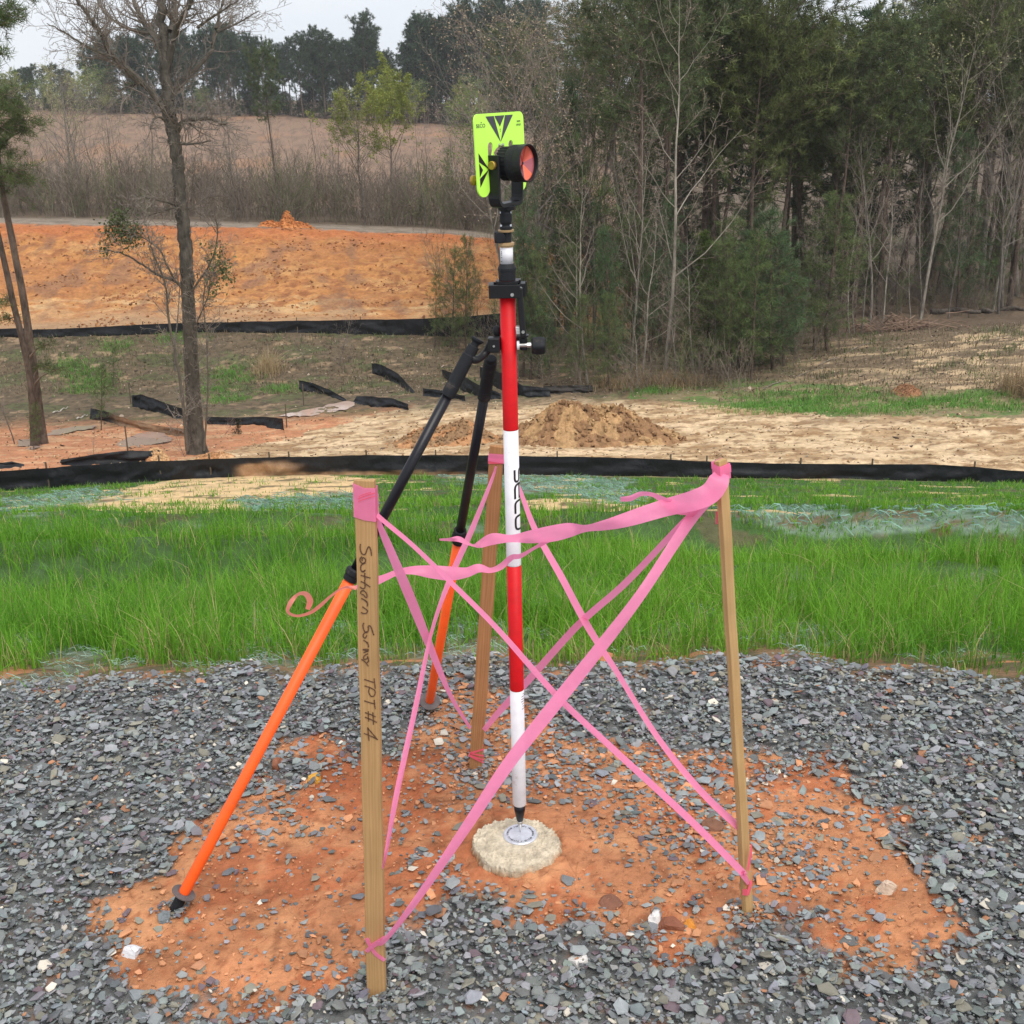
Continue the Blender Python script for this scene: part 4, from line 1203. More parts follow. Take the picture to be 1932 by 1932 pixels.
    box(A, c0 + rgt * -.032 + Zup * zc, (.010, .034, h1 - h0), (rgt, toc, Zup))
    box(A, c0 + rgt * .030 - toc * .004 + Zup * zc, (.012, .030, h1 - h0), (rgt, toc, Zup))
    cl = part('clamp', A, M['black'], root, bevel=.0012)
    A = Acc(); lathe(A, c0, Zup, [(h1 + .0004, .023), (h1 + .0054, .023), (h1 + .0056, .017)], 32)
    box(A, c0 - toc * .012 + rgt * .016 + Zup * (h1 + .003), (.022, .02, .005), (rgt, toc, Zup))
    part('clamp_plate', A, M['black'], cl)
    A = Acc()
    for du_, dz in ((.009, -.006), (.026, .004)):
        lathe(A, c0 + toc * (.026 if du_ < .02 else .012) + rgt * du_ + Zup * (zc + dz), toc, [(0, .0036), (.003, .0034), (.0032, .0018), (.002, .0016)], 16)
    part('bolt', A, M['steel'], cl)
    A = Acc(); lathe(A, c0, Zup, [(h1 + .006, .0165), (hv(510), .0175), (hv(509.5), .0182), (hv(505), .0182), (hv(497.5), .0142), (hv(497), .0135)], 32)
    part('collar', A, M['rubber'], root, smooth=False)
    A = Acc(); lathe(A, c0, Zup, [(hv(497.5), .0127), (hv(466), .0127)], 32); sl_ = part('inner_tube', A, M['white'], root, smooth=True)
    A = Acc()
    for vv in (473, 476, 479, 484, 491): 
        for a_ in (-58, -50): A.add([onp(a_, hv(vv), .0131), onp(a_ + 6, hv(vv), .0131), onp(a_ + 6, hv(vv) - .0016, .0131), onp(a_, hv(vv) - .0016, .0131)], [(0, 1, 2, 3)])
    part('scale_marks', A, M['greyink'], sl_)
    A = Acc(); lathe(A, c0, Zup, [(hv(466), .0128), (hv(465.5), .0135), (hv(463), .0138), (hv(462), .0158), (hv(457.5), .0158), (hv(457), .012)], 32)
    part('lower_ring', A, M['tan'], root, smooth=False)
    A = Acc(); lathe(A, c0, Zup, [(hv(457), .0102), (hv(436.5), .0102)], 24)
    lathe(A, c0 - rgt * .0125 + toc * .004 + Zup * (hv(447)), toc, [(-.012, .0105), (.012, .0105)], 16)
    box(A, c0 - rgt * .010 + Zup * hv(447), (.026, .02, .0205), (rgt, toc, Zup))
    part('height_lock', A, M['rubber'], root, bevel=.001)
    A = Acc(); lathe(A, c0, Zup, [(hv(437), .0150), (hv(434), .0156), (hv(433.5), .0156), (hv(433), .011)], 32); part('upper_ring', A, M['tan'], root)
    A = Acc(); lathe(A, c0, Zup, [(hv(433), .0118), (hv(428), .0122), (hv(427), .0105), (hv(425), .0092), (hv(423), .0095), (hv(419), .0115), (hv(416), .0119), (hv(403), .0119), (hv(400), .0112), (hv(396), .0100), (hv(390), .0100), (hv(389.6), .008)], 32)
    part('coupling', A, M['rubber'], root, smooth=False)
    for vv in (425, 400.5):
        for s_ in (-1, 1):
            A = Acc(); box(A, c0 + rgt * s_ * .0095 + toc * .003 + Zup * hv(vv), (.0035, .006, .0035), (rgt, toc, Zup)); part('latch', A, M['alu'], root)
    return root
pole()

# ------------------------------------------------------------------ prism and target plate
def prism():
    zc = hv(309)
    root = thing('prism_target', c0 + Zup * hv(389.5), 'lime green target plate with black wedges and a round red prism on the pole', 'prism target')
    ph = R(58)
    Fd = rgt * math.sin(ph) + toc * math.cos(ph)                 # the way the prism faces
    Ad = rgt * math.cos(ph) - toc * math.sin(ph)                 # tilt axis; its minus end is the near one
    tilt = R(-2.0)
    Ud = Zup * math.cos(tilt) + Fd * math.sin(tilt); Fn = Fd * math.cos(tilt) - Zup * math.sin(tilt)
    o = c0 + Zup * zc + Ad * .004
    k_ = .00107
    # plate outline: rounded rectangle on top, two lobes below, slots for the fork
    def arc(cx, cy, r_, a0, a1, n=8): return [(cx + r_ * math.cos(R(a_)), cy + r_ * math.sin(R(a_))) for a_ in np.linspace(a0, a1, n)]
    w2, top = .088, .096
    pl = arc(w2 - .014, top - .014, .014, 0, 90) + arc(-w2 + .014, top - .014, .014, 90, 180)
    pl += [(-w2, 0)] + arc(-w2 + .021, -.050, .021, 180, 360, 12)                         # left lobe
    pl += [(-w2 + .042, .030)] + arc(-w2 + .051, .034, .009, 180, 0, 8) + [(-w2 + .060, .026)]      # slot
    pl += arc(-.024, .020, .008, 200, 300, 5) + arc(0, 0, .034, 140, 40, 12)[0:12] + arc(.024, .020, .008, 240, 340, 5)
    pl += [(w2 - .060, .026)] + arc(w2 - .051, .034, .009, 180, 0, 8) + [(w2 - .042, .030)]
    pl += arc(w2 - .021, -.050, .021, 180, 360, 12) + [(w2, 0)]
    pl = [(x, y * .80 if y < 0 else y * .97) for x, y in pl]
    po = o - Fn * .012 + Ad * .003
    A = Acc(); extrude(A, pl, po, Ad, Ud, Fn, .0028)
    plate = part('target_plate', A, M['lime'], root)
    f = po + Fn * .0018
    pt = lambda x, y, e=0: f + Ad * x + Ud * y + Fn * e
    A = Acc()
    # top wedge: black V with a lime arrow cut into it
    tri = lambda *q: A.add([pt(x, y, .0002) for x, y in q], [tuple(range(len(q)))])
    T = .088; tipy = .040
    tri((-.049, T), (-.020, T), (.0, tipy))
    tri((.049, T), (.020, T), (.0, tipy))
    tri((-.018, T), (.018, T), (0, .068))
    part('wedge_top', A, M['greyink'], plate)
    for sg in (-1, 1):
        A = Acc()
        X0 = sg * (w2 - .008); tx = sg * (w2 - .041); yc = -.007
        tri((X0, yc + .031), (X0, yc + .015), (tx, yc)); tri((X0, yc - .031), (X0 + 0, yc - .015), (tx, yc)); tri((X0, yc + .013), (X0, yc - .013), (X0 - sg * .012, yc))
        part('wedge_side', A, M['ink'], plate)
    # small printed words
    def word(txt, x, y, h, width, name):
        cu = bpy.data.curves.new(name, 'FONT'); cu.body = txt; cu.size = h * 1.35; cu.extrude = .0001
        ob = bpy.data.objects.new(name, cu); COL.objects.link(ob)
        dg = bpy.context.evaluated_depsgraph_get()
        me = bpy.data.meshes.new_from_object(ob.evaluated_get(dg))
        bpy.data.objects.remove(ob); 
        co = np.array([v_.co[:] for v_ in me.vertices]); sx = width / max(co[:, 0].max() - co[:, 0].min(), 1e-6)
        for v_ in me.vertices:
            q = pt(x + (v_.co[0] - co[:, 0].min()) * sx, y + v_.co[1], .0003 + v_.co[2]); v_.co = q
        me.materials.clear()
        part(name, me, M['greyink'], plate)
    word('SECO', -.083, .069, .0070, .031, 'lettering')
    word('30MM', .062, .0735, .0038, .013, 'lettering')
    word('OFFSET', .059, .0670, .0038, .019, 'lettering')
    A = Acc(); A.add([pt(-.068, .0775, .0004), pt(-.062, .0775, .0004), pt(-.065, .0795, .0004)], [(0, 1, 2)]); part('emblem', A, M['greyink'], plate)
    A = Acc(); A.add([pt(-.0016, .062, .0004), pt(.0016, .062, .0004), pt(0, .0655, .0004)], [(0, 1, 2)]); A.add([pt(-.0016, .0605, .0004), pt(.0016, .0605, .0004), pt(0, .058, .0004)], [(0, 1, 2)]); part('height_mark', A, M['greyink'], plate)
    A = Acc()
    for x in (-.006, .006):
        for y in (.0345,): lathe(A, pt(x, y), Fn, [(0, .0034), (.002, .003), (.0026, .001)], 14)
    part('screw', A, M['steel'], plate)
    # fork
    A = Acc()
    arms = .040
    U = []
    outer = [(-arms - .0045, .018), (-arms - .0045, -.062)] + [(-arms - .0045 + .016 - .016 * math.cos(R(a_)), -.062 - .018 * math.sin(R(a_))) for a_ in (30, 60, 90)] + [(arms + .0045 - .016 + .016 * math.sin(R(a_)), -.062 - .018 * math.cos(R(a_))) for a_ in (0, 30, 60)] + [(arms + .0045, -.062), (arms + .0045, .018)]
    inner = [(arms - .001, .018), (arms - .001, -.060)] + [(arms - .001 - .012 + .012 * math.cos(R(a_)), -.060 - .012 * math.sin(R(a_))) for a_ in (30, 60, 90)] + [(-arms + .001 + .012 - .012 * math.sin(R(a_)), -.060 - .012 * math.cos(R(a_))) for a_ in (0, 30, 60)] + [(-arms + .001, -.060), (-arms + .001, .018)]
    # the fork is a broad strap
    n = len(outer)
    oo = [o + Ad * x + Zup * y for x, y in outer]; ii = [o + Ad * x + Zup * y for x, y in inner][::-1]
    hw = .0125
    V = [p - Fd * hw for p in oo] + [p + Fd * hw for p in oo] + [p - Fd * hw for p in ii] + [p + Fd * hw for p in ii]
    F = []
    for i in range(n - 1):
        F += [(i, i + 1, n + i + 1, n + i), (2 * n + i, 3 * n + i, 3 * n + i + 1, 2 * n + i + 1), (i, 2 * n + i, 2 * n + i + 1, i + 1), (n + i, n + i + 1, 3 * n + i + 1, 3 * n + i)]
    F += [(0, n, 3 * n, 2 * n), (n - 1, 3 * n - 1, 4 * n - 1, 2 * n - 1)]
    A.add(V, F)
    lathe(A, o + Zup * -.0785, -Zup, [(0, .018), (.008, .017), (.0085, .0095), (hv(309) - hv(389) - .078, .0095)], 24)
    part('fork', A, M['black'], root, bevel=.0008)
    A = Acc(); lathe(A, o - Ad * (arms + .0045), -Ad, [(0, .005), (.001, .0080), (.006, .0080), (.007, .0068)], 18); part('tilt_knob', A, M['brass'], root)
    A = Acc(); lathe(A, o - Fn * .030 - Ad * .060 - Ud * .026, -Fn, [(0, .005), (.003, .0095), (.009, .0095), (.010, .008)], 18)
    lathe(A, o - Fn * .013 - Ad * .060 - Ud * .026, -Fn, [(0, .004), (.019, .004)], 10); part('lock_knob', A, M['brass'], root)
    A = Acc(); lathe(A, o + Ad * (arms + .0045), Ad, [(0, .005), (.001, .0080), (.006, .0080), (.007, .0068)], 18); part('tilt_knob', A, M['brass'], root)
    # prism can with grip ribs
    A = Acc()
    lathe(A, o - Fn * .006, Fn, [(0, .026), (.003, .0305), (.022, .0305), (.0225, .033), (.027, .0345), (.0435, .0345), (.0445, .0335)], 48)
    for i in range(26):
        a_ = i / 26 * 2 * math.pi
        dd = Ad * math.cos(a_) + Ud * math.sin(a_)
        box(A, o + Fn * .006 + dd * .0308, (.020, .0032, .0016), (Fn, np.cross(dd, Fn), dd))
    # the mouth of the can: an open rim
    can = part('prism_housing', A, M['rubber'], root)
    A = Acc(); N = 48; rim = []
    for r_, h_ in ((.0347, .036), (.0352, .046), (.0352, .0525), (.0340, .0530), (.0330, .0510), (.0318, .0450), (.0310, .0445)):
        rim.append([o + Fn * h_ + (Ad * math.cos(2 * math.pi * i / N) + Ud * math.sin(2 * math.pi * i / N)) * r_ for i in range(N)])
    rim = np.array(rim); i_ = np.arange(len(rim) * N).reshape(len(rim), N)
    Q = np.stack([i_[:-1], i_[1:], np.roll(i_[1:], -1, 1), np.roll(i_[:-1], -1, 1)], -1).reshape(-1, 4)
    A.add(rim.reshape(-1, 3), Q); part('rim', A, M['black'], can, smooth=False)
    # corner-cube: three copper-coated mirror faces seen as six sectors
    A = Acc(); N = 48; r_ = .0315
    c = o + Fn * .0448
    apex = c - Fn * .007
    cols = [(.75, .12, .08), (.50, .05, .05), (.62, .16, .14), (.16, .02, .025), (.85, .16, .07), (.42, .10, .12)]  # bright and dark mirror reflections painted in, sector by sector
    for s_ in range(6):
        st = [c + (Ad * math.cos(2 * math.pi * (s_ * 8 + j) / N + .3) + Ud * math.sin(2 * math.pi * (s_ * 8 + j) / N + .3)) * r_ for j in range(9)]
        ap = apex
        A.add([ap] + st, [(0, j, j + 1) for j in range(1, 9)], cols[s_])
    part('prism_glass', A, mat('red_coated_glass', (1, 1, 1), .15, .25, vcol=True, spec=.8), can)
prism()

# ------------------------------------------------------------------ bipod
def bipod():
    zl = hv(652)
    root = thing('survey_bipod', c0 + Zup * zl, 'orange and black two-legged bipod clamped to the red pole', 'bipod')
    zr = zl + .004
    # collar round the pole and its brackets
    A = Acc()
    N = 28
    for s_ in (1,):
        ring = []
        for r_, dz in ((PR + .0012, -.013), (PR + .006, -.013), (PR + .006, .013), (PR + .0012, .013)):
            ring.append([c0 + Zup * (zr + dz) + (-toc * math.cos(a_) + rgt * math.sin(a_)) * r_ for a_ in np.linspace(R(-100), R(100), N)])
        ring = np.array(ring); i_ = np.arange(4 * N).reshape(4, N)
        Q = [(i_[j, i], i_[(j + 1) % 4, i], i_[(j + 1) % 4, i + 1], i_[j, i + 1]) for j in range(4) for i in range(N - 1)] + [tuple(i_[:, 0]), tuple(i_[::-1, N - 1])]
        A.add(ring.reshape(-1, 3), Q)
    part('pole_bracket', A, M['black'], root)
    A = Acc()
    box(A, c0 - rgt * .030 + toc * .004 + Zup * zr, (.024, .026, .030), (rgt, toc, Zup)); part('leg_bracket', A, M['black'], root, bevel=.003)
    A = Acc(); lathe(A, c0 - rgt * .030 + toc * .0172 + Zup * (zr - .001), toc, [(0, .0024), (.0015, .0022)], 12); part('pin', A, M['steel'], root)
    A = Acc(); lathe(A, c0 - rgt * .023 - toc * .016 + Zup * (zr + .012), Zup, [(0, .004), (.004, .0075), (.012, .0085), (.019, .0070), (.022, .003)], 16); part('ball_stop', A, M['rubber'], root, smooth=True)
    # right-hand thumb clamp
    A = Acc()
    box(A, c0 + rgt * .030 + Zup * zr, (.016, .020, .028), (rgt, toc, Zup)); part('thumb_bracket', A, M['black'], root, bevel=.004)
    A = Acc()
    N = 16; ring = []
    for r_, dz in ((.0105, .0145), (.0155, .0145), (.0155, .0175), (.0105, .0175)):
        ring.append([c0 + rgt * .026 + Zup * (zr + dz) + (rgt * math.cos(a_) + toc * math.sin(a_)) * r_ for a_ in np.linspace(R(-130), R(130), N)])
    ring = np.array(ring); i_ = np.arange(4 * N).reshape(4, N)
    A.add(ring.reshape(-1, 3), [(i_[j, i], i_[(j + 1) % 4, i], i_[(j + 1) % 4, i + 1], i_[j, i + 1]) for j in range(4) for i in range(N - 1)] + [tuple(i_[:, 0]), tuple(i_[::-1, N - 1])])
    part('hook', A, M['black'], root)
    A = Acc(); lathe(A, c0 + rgt * (PR + .0005) + toc * .009 + Zup * (zr - .002), rgt, [(0, .009), (.005, .0095), (.0055, .004)], 18); part('washer', A, M['white'], root)
    A = Acc(); lathe(A, c0 + rgt * .018 + toc * .009 + Zup * (zr - .002), rgt, [(0, .004), (.032, .004)], 14)
    lathe(A, c0 + rgt * .037 + toc * .009 + Zup * (zr - .002), rgt, [(0, .0055), (.008, .0055)], 6); part('thumb_bolt', A, M['steel'], root)
    A = Acc(); kc = c0 + rgt * .0455 + toc * .009 + Zup * (zr - .003)
    lob = []
    N = 40
    for h_, s_ in ((0, .78), (.003, .92), (.012, 1.0), (.020, 1.0), (.025, .94), (.028, .8)):
        lob.append([kc + rgt * h_ + (toc * math.cos(2 * math.pi * i / N) + Zup * math.sin(2 * math.pi * i / N)) * .0175 * s_ * (1 + .07 * math.cos(5 * 2 * math.pi * i / N)) for i in range(N)])
    lob = np.array(lob); i_ = np.arange(len(lob) * N).reshape(len(lob), N)
    A.add(lob.reshape(-1, 3), np.stack([i_[:-1], i_[1:], np.roll(i_[1:], -1, 1), np.roll(i_[:-1], -1, 1)], -1).reshape(-1, 4)); A.add(lob[0], [tuple(range(N))]); A.add(lob[-1], [tuple(range(N))])
    part('thumb_knob', A, M['rubber'], root, smooth=False, bevel=.0015)
    # release lever
    A = Acc(); l0 = c0 + rgt * .023 + toc * .018 + Zup * hv(541); l1 = c0 + rgt * .030 + toc * .018 + Zup * hv(634)
    ax = (l1 - l0); L_ = np.linalg.norm(ax); ax = ax / L_; sx = np.cross(ax, toc); sx /= np.linalg.norm(sx)
    box(A, (l0 + l1) / 2, (.0125, .008, L_), (sx, np.cross(ax, sx), ax)); part('release_lever', A, M['black'], root, bevel=.003)
    A = Acc()
    lathe(A, l1 + toc * .004 - ax * .012, toc, [(0, .0035), (.002, .003)], 12)
    for i in range(5): lathe(A, l1 - rgt * .014 - ax * (.008 + .0026 * i) - toc * .006, rgt, [(0, .0045), (.009, .0045)], 10)
    part('spring', A, M['steel'], root)
    # legs
    for which in (0, 1):
        if which == 0:
            foot = G(327, 1722); hd = P(893, 655, PY - .02); capu = (645, 672, 1084, 1096)
            vs = dict(flange=1692, orange=1684, collar0=1094, collar1=1074, grip0=748, grip1=662)
        else:
            foot = G(808, 1338); hd = P(928, 668, PY + .03)
            vs = dict(flange=1330, orange=1322, collar0=1022, collar1=1000, grip0=752, grip1=676)
        ax = hd - foot; L_ = np.linalg.norm(ax); ax /= L_
        def along(v):
            lo, hi = 0, L_
            for _ in range(40):
                mid = (lo + hi) / 2; q = foot + ax * mid
                if project(*q)[1] > v: lo = mid
                else: hi = mid
            return lo
        leg = bpy.data.objects.new('leg', None); COL.objects.link(leg); leg.empty_display_size = .05
        A = Acc(); s0, s1 = along(vs['orange']), along(vs['collar0'])
        tube(A, [foot + ax * s0, foot + ax * (s0 + .003), foot + ax * s1], [.0118, .0124, .0124], 28)
        leg_o = part('leg', A, M['orange'], root, smooth=True)
        bpy.data.objects.remove(leg)
        A = Acc(); sf = along(vs['flange'])
        if which == 0: lathe(A, foot + ax * (s0 - .0035), ax, [(0, .024), (.001, .027), (.0035, .027), (.0045, .013)], 32)
        else: lathe(A, foot + ax * (s0 - .004), ax, [(0, .027), (.002, .030), (.0035, .030), (.0045, .013)], 32)
        part('foot_plate', A, M['foot'], leg_o)
        A = Acc(); lathe(A, foot - ax * .02, ax, [(0, .003), (.022, .0085), (.03, .0125), (s0 + .018, .0125)], 18); part('foot_point', A, M['rubber'], leg_o)
        A = Acc(); s2 = along(vs['collar1'])
        lathe(A, foot, ax, [(s1 - .001, .0150), (s1 + .010, .0158), (s1 + .014, .0178), (s1 + .024, .0178), (s2, .0150), (s2 + .001, .0112)], 28); part('collar', A, M['rubber'], leg_o)
        A = Acc(); g0, g1 = along(vs['grip0']), along(vs['grip1'])
        tube(A, [foot + ax * (s2 - .002), foot + ax * (g0 + .004)], [.0108, .0108], 24); part('inner_leg', A, M['blacktube'], leg_o, smooth=True)
        A = Acc()
        lathe(A, foot, ax, [(g0, .0112), (g0 + .002, .0142), (g0 + .025, .0146), (g0 + .026, .0138), (g1 - .01, .0138), (g1 - .008, .0118), (g1 + (.010 if which == 0 else 0), .0118), (g1 + (.012 if which == 0 else .001), .009)], 28)
        part('grip', A, M['rubber'], leg_o)
        if which == 0:
            e = foot + ax * (g1 + .012)
            A = Acc(); lathe(A, e, ax, [(0, .008), (.006, .008), (.012, .0135), (.0155, .0138), (.016, .011)], 24); part('end_cap', A, M['rubber'], leg_o)
            # curved hinge arm to the bracket
            q = catmull([foot + ax * (g1 - .012), foot + ax * (g1 - .014) + rgt * .016 - Zup * .006, c0 - rgt * .048 + Zup * (zr - .018) + toc * .004, c0 - rgt * .036 + Zup * (zr + .002) + toc * .004], 8)
            A = Acc(); tube(A, q, np.interp(np.linspace(0, 1, len(q)), [0, .5, 1], [.0095, .0075, .0085]), 14); part('hinge', A, M['black'], root, smooth=True)
bipod()

# ------------------------------------------------------------------ stakes
class Stake: pass
def stake(label, foot, top, wx, wy, face, mt_, sink=.10):
    s_ = Stake()
    s_.ax = (top - foot) / np.linalg.norm(top - foot)
    fx = np.array([math.cos(face), math.sin(face), 0]); fx -= s_.ax * (fx @ s_.ax); fx /= np.linalg.norm(fx)
    fy = np.cross(s_.ax, fx)                              # points away from the camera
    s_.fx, s_.fy, s_.w, s_.d = fx, fy, wx, wy
    s_.foot, s_.top = foot, top
    root = thing('wooden_stake', foot, label, 'wooden stake', 'wooden stakes round the survey point')
    # build in local space so the grain runs along the stake
    L_ = np.linalg.norm(top - foot)
    A = Acc(); n = 14
    V = []
    rr = np.random.RandomState(int(abs(foot[0]) * 1000))
    for i in range(n + 1):
        z = -sink + (L_ + sink) * i / n
        b = .0009 * math.sin(i * 1.7)
        for x, y in ((-1, -1), (1, -1), (1, 1), (-1, 1)):
            V.append((x * wx / 2 + b, y * wy / 2, z + (rr.uniform(-.002, .002) if i == n else 0)))
    F = [(i * 4 + j, i * 4 + (j + 1) % 4, (i + 1) * 4 + (j + 1) % 4, (i + 1) * 4 + j) for i in range(n) for j in range(4)] + [(3, 2, 1, 0), (n * 4, n * 4 + 1, n * 4 + 2, n * 4 + 3)]
    A.add(V, F)
    me = A.mesh('shaft'); me.materials.append(mt_)
    root.rotation_mode = 'QUATERNION'
    Mx = Matrix(((fx[0], fy[0], s_.ax[0]), (fx[1], fy[1], s_.ax[1]), (fx[2], fy[2], s_.ax[2])))
    root.rotation_quaternion = Mx.to_quaternion()
    o = bpy.data.objects.new('shaft', me); COL.objects.link(o); o.parent = root
    b_ = o.modifiers.new('bevel', 'BEVEL'); b_.width = .0012; b_.segments = 2; b_.limit_method = 'ANGLE'
    s_.root = root
    return s_

def onface(s_, u, v, off=.0012, face='front'):
    """the point on a stake's face seen at (u, v)"""
    n_, c = {'front': (-s_.fy, s_.foot - s_.fy * s_.d / 2), 'left': (-s_.fx, s_.foot - s_.fx * s_.w / 2), 'right': (s_.fx, s_.foot + s_.fx * s_.w / 2)}[face]
    d = ray(u, v); t = ((c + n_ * off - CAM) @ n_) / (d @ n_)
    return CAM + d * t, n_

def facestroke(A, s_, pts, wd, off=.0012, face='front', sm=True, jit=0):
    q = [onface(s_, u, v, off, face) for u, v in pts]
    n_ = q[0][1]; q = np.array([p for p, _ in q])
    if sm and len(q) > 2: q = catmull(q, 5)
    t = np.gradient(q, axis=0); t /= np.linalg.norm(t, axis=1)[:, None]
    side = np.cross(t, n_)
    wds = np.full(len(q), wd) * (1 + jit * np.sin(np.arange(len(q)) * 1.9))
    V = np.stack([q - side * wds[:, None] / 2, q + side * wds[:, None] / 2], 1).reshape(-1, 3)
    A.add(V, [(2 * i, 2 * i + 1, 2 * i + 3, 2 * i + 2) for i in range(len(q) - 1)])

LF = G(711, 1878); LT = P(689, 906, LF[1] + .10)
RF = G(1411, 1724); RT = P(1360, 868, RF[1] + .06)
BF = G(897, 1453); BT = P(938, 841, BF[1] + .02)
SL = stake('lettered wooden stake nearest the camera, taped pink at the top', LF, LT, .0365, .018, R(-7), M['wood_a'])
SR_ = stake('pale stake on the right holding the wide pink tape', RF, RT, .0125, .026, R(-47), M['wood_c'])
SB = stake('reddish stake standing behind the survey pole', BF, BT, .0345, .018, R(0), M['wood_b'])

# marker handwriting on the front stake, traced as pen strokes
A = Acc()
def za(x, y): return ((840 + x / 7.425) * S / 2448, (1270 + y / 7.425) * S / 2448)
def zb(x, y): return ((840 + x / 6.04) * S / 2448, (1480 + y / 6.04) * S / 2448)
for pts in ([(160, 225), (155, 290), (165, 350), (190, 400), (230, 415), (258, 385), (275, 330), (300, 280), (325, 285), (348, 350), (357, 435)],
            [(190, 450), (155, 485), (160, 540), (200, 570), (245, 545), (250, 500), (215, 470), (190, 490), (195, 530)],
            [(250, 560), (190, 590), (165, 630), (170, 690), (205, 715), (245, 690), (215, 720), (180, 715)],
            [(165, 780), (230, 800), (340, 832)], [(240, 740), (235, 800), (245, 860)],
            [(165, 890), (240, 925), (335, 992)], [(235, 860), (240, 930), (240, 1000), (200, 1020), (150, 985)],
            [(165, 1110), (170, 1070), (215, 1055), (265, 1100), (280, 1160), (255, 1175), (215, 1130), (180, 1120)],
            [(175, 1190), (240, 1225), (285, 1260)], [(240, 1225), (285, 1280), (280, 1335)],
            [(195, 1340), (245, 1375), (285, 1410), (270, 1450), (215, 1460), (170, 1440)],
            [(220, 1625), (205, 1680), (225, 1760), (265, 1800), (300, 1760), (300, 1690), (330, 1680), (360, 1730), (395, 1840)], [(385, 1830), (405, 1840)]):
    facestroke(A, SL, [za(*p) for p in pts], .0023, jit=.2)
for pts in ([(225, 180), (180, 210), (170, 250), (200, 275), (225, 230)],
            [(175, 305), (210, 325), (245, 350)], [(215, 330), (245, 375), (245, 410)],
            [(165, 440), (210, 435), (245, 440), (215, 470), (175, 485)] , [(165, 440), (245, 470)],
            [(240, 500), (200, 520), (175, 550), (185, 580), (225, 570), (235, 540), (250, 600)], [(145, 580), (200, 620), (245, 680)], [(255, 600), (225, 630)],
            [(185, 870), (260, 895), (335, 920)], [(328, 855), (335, 920), (345, 1005)],
            [(190, 965), (260, 985), (335, 1025)], [(260, 990), (250, 1050), (280, 1110), (325, 1110), (345, 1060), (335, 1020)],
            [(185, 1180), (260, 1205), (335, 1225)], [(330, 1165), (335, 1230), (345, 1300)],
            [(195, 1350), (270, 1375), (350, 1412)], [(195, 1415), (280, 1450), (370, 1492)], [(245, 1330), (245, 1400), (250, 1480)], [(310, 1345), (315, 1430), (318, 1525)],
            [(230, 1565), (300, 1650), (380, 1745)], [(380, 1740), (280, 1690), (180, 1650)], [(240, 1580), (245, 1670), (255, 1755)]):
    facestroke(A, SL, [zb(*p) for p in pts], .0022, jit=.2)
part('handwriting', A, M['marker'], SL.root)

def sleeve(s_, lv, rv, hgt, mt_, grow=.0014, name='tape_wrap', puck=.0):
    """tape wound once round a stake: heights (picture v) at its left and right front edges"""
    A = Acc()
    def z_at(v): return ((onface(s_, project(*(s_.foot))[0], v)[0] - s_.foot) @ s_.ax)
    za_, zb_ = z_at(lv), z_at(rv)
    x, y = s_.w / 2 + grow, s_.d / 2 + grow
    cor = [(-x, -y, za_), (0, -y - grow * .2, (za_ + zb_) / 2 - puck), (x, -y, zb_), (x, y, zb_), (-x, y, za_), (-x, -y, za_)]
    V = []
    for cx, cy, z in cor:
        for h_ in (0, .5, 1):
            V.append(s_.foot + s_.fx * cx + s_.fy * cy + s_.ax * (z - h_ * hgt * (1 - (puck * 9 if cx == 0 else 0))))
    A.add(V, [(i * 3 + j, i * 3 + j + 1, i * 3 + j + 4, i * 3 + j + 3) for i in range(5) for j in (0, 1)])
    return part(name, A, mt_, s_.root)

# ------------------------------------------------------------------ flagging tape
TW = .026
WK = [.68, .60, .74, .80, .76, .76, .92, .82, .68, .9]
NRIB = [0]
def ribbon(path, label, mt_='tape', name='flagging_tape', extra=None, per=10, group='pink flagging tapes strung between the stakes', wob=.12):
    """path: (u, v, distance, apparent width in px, roll sign). The tape has one true width; where it looks narrow it is turned or folded."""
    wk = WK[min(NRIB[0], 9)]; NRIB[0] += 1
    q = np.array([list(P(u, v, y)) + [w_ * wk, sg] for u, v, y, w_, sg in path])
    q = catmull(q, per)
    A = Acc(); V = []
    pos = q[:, :3]; t = np.gradient(pos, axis=0); t /= np.linalg.norm(t, axis=1)[:, None] + 1e-9
    L_ = np.concatenate([[0], np.cumsum(np.linalg.norm(np.diff(pos, axis=0), axis=1))])
    for i in range(len(q)):
        vd = pos[i] - CAM; dep = vd @ fw; vd /= np.linalg.norm(vd)
        side = np.cross(t[i], vd); side /= np.linalg.norm(side)
        wa = np.clip(q[i, 3] * dep / FPX, .0025, TW * 1.5)
        wa = wa * (1 + wob * .5 * float(perlin(L_[i] * 9 + path[0][0], .3)))
        tw = max(TW if len(path) else TW, wa)
        cs = min(wa / tw, 1); sn = math.sqrt(max(0, 1 - cs * cs)) * np.clip(q[i, 4], -1, 1)
        # cross-section: slightly cupped, folded where the tape runs narrow
        fold = 1.0 if cs > .55 else .6
        for k_ in (-.5, -.25, 0, .25, .5):
            cup = .0018 * (1 - (2 * k_) ** 2) + .0009 * math.sin(L_[i] * 60 + k_ * 8) + .0016 * float(perlin(L_[i] * 30 + path[0][1], k_ * 5))
            V.append(pos[i] + side * (k_ * wa) + vd * (k_ * tw * sn * fold - cup))
    n = len(q)
    A.add(V, [(i * 5 + j, i * 5 + j + 1, i * 5 + j + 6, i * 5 + j + 5) for i in range(n - 1) for j in range(4)])
    o = part(name, A, M[mt_], smooth=True)
    return tag(o, label, 'tape', group)

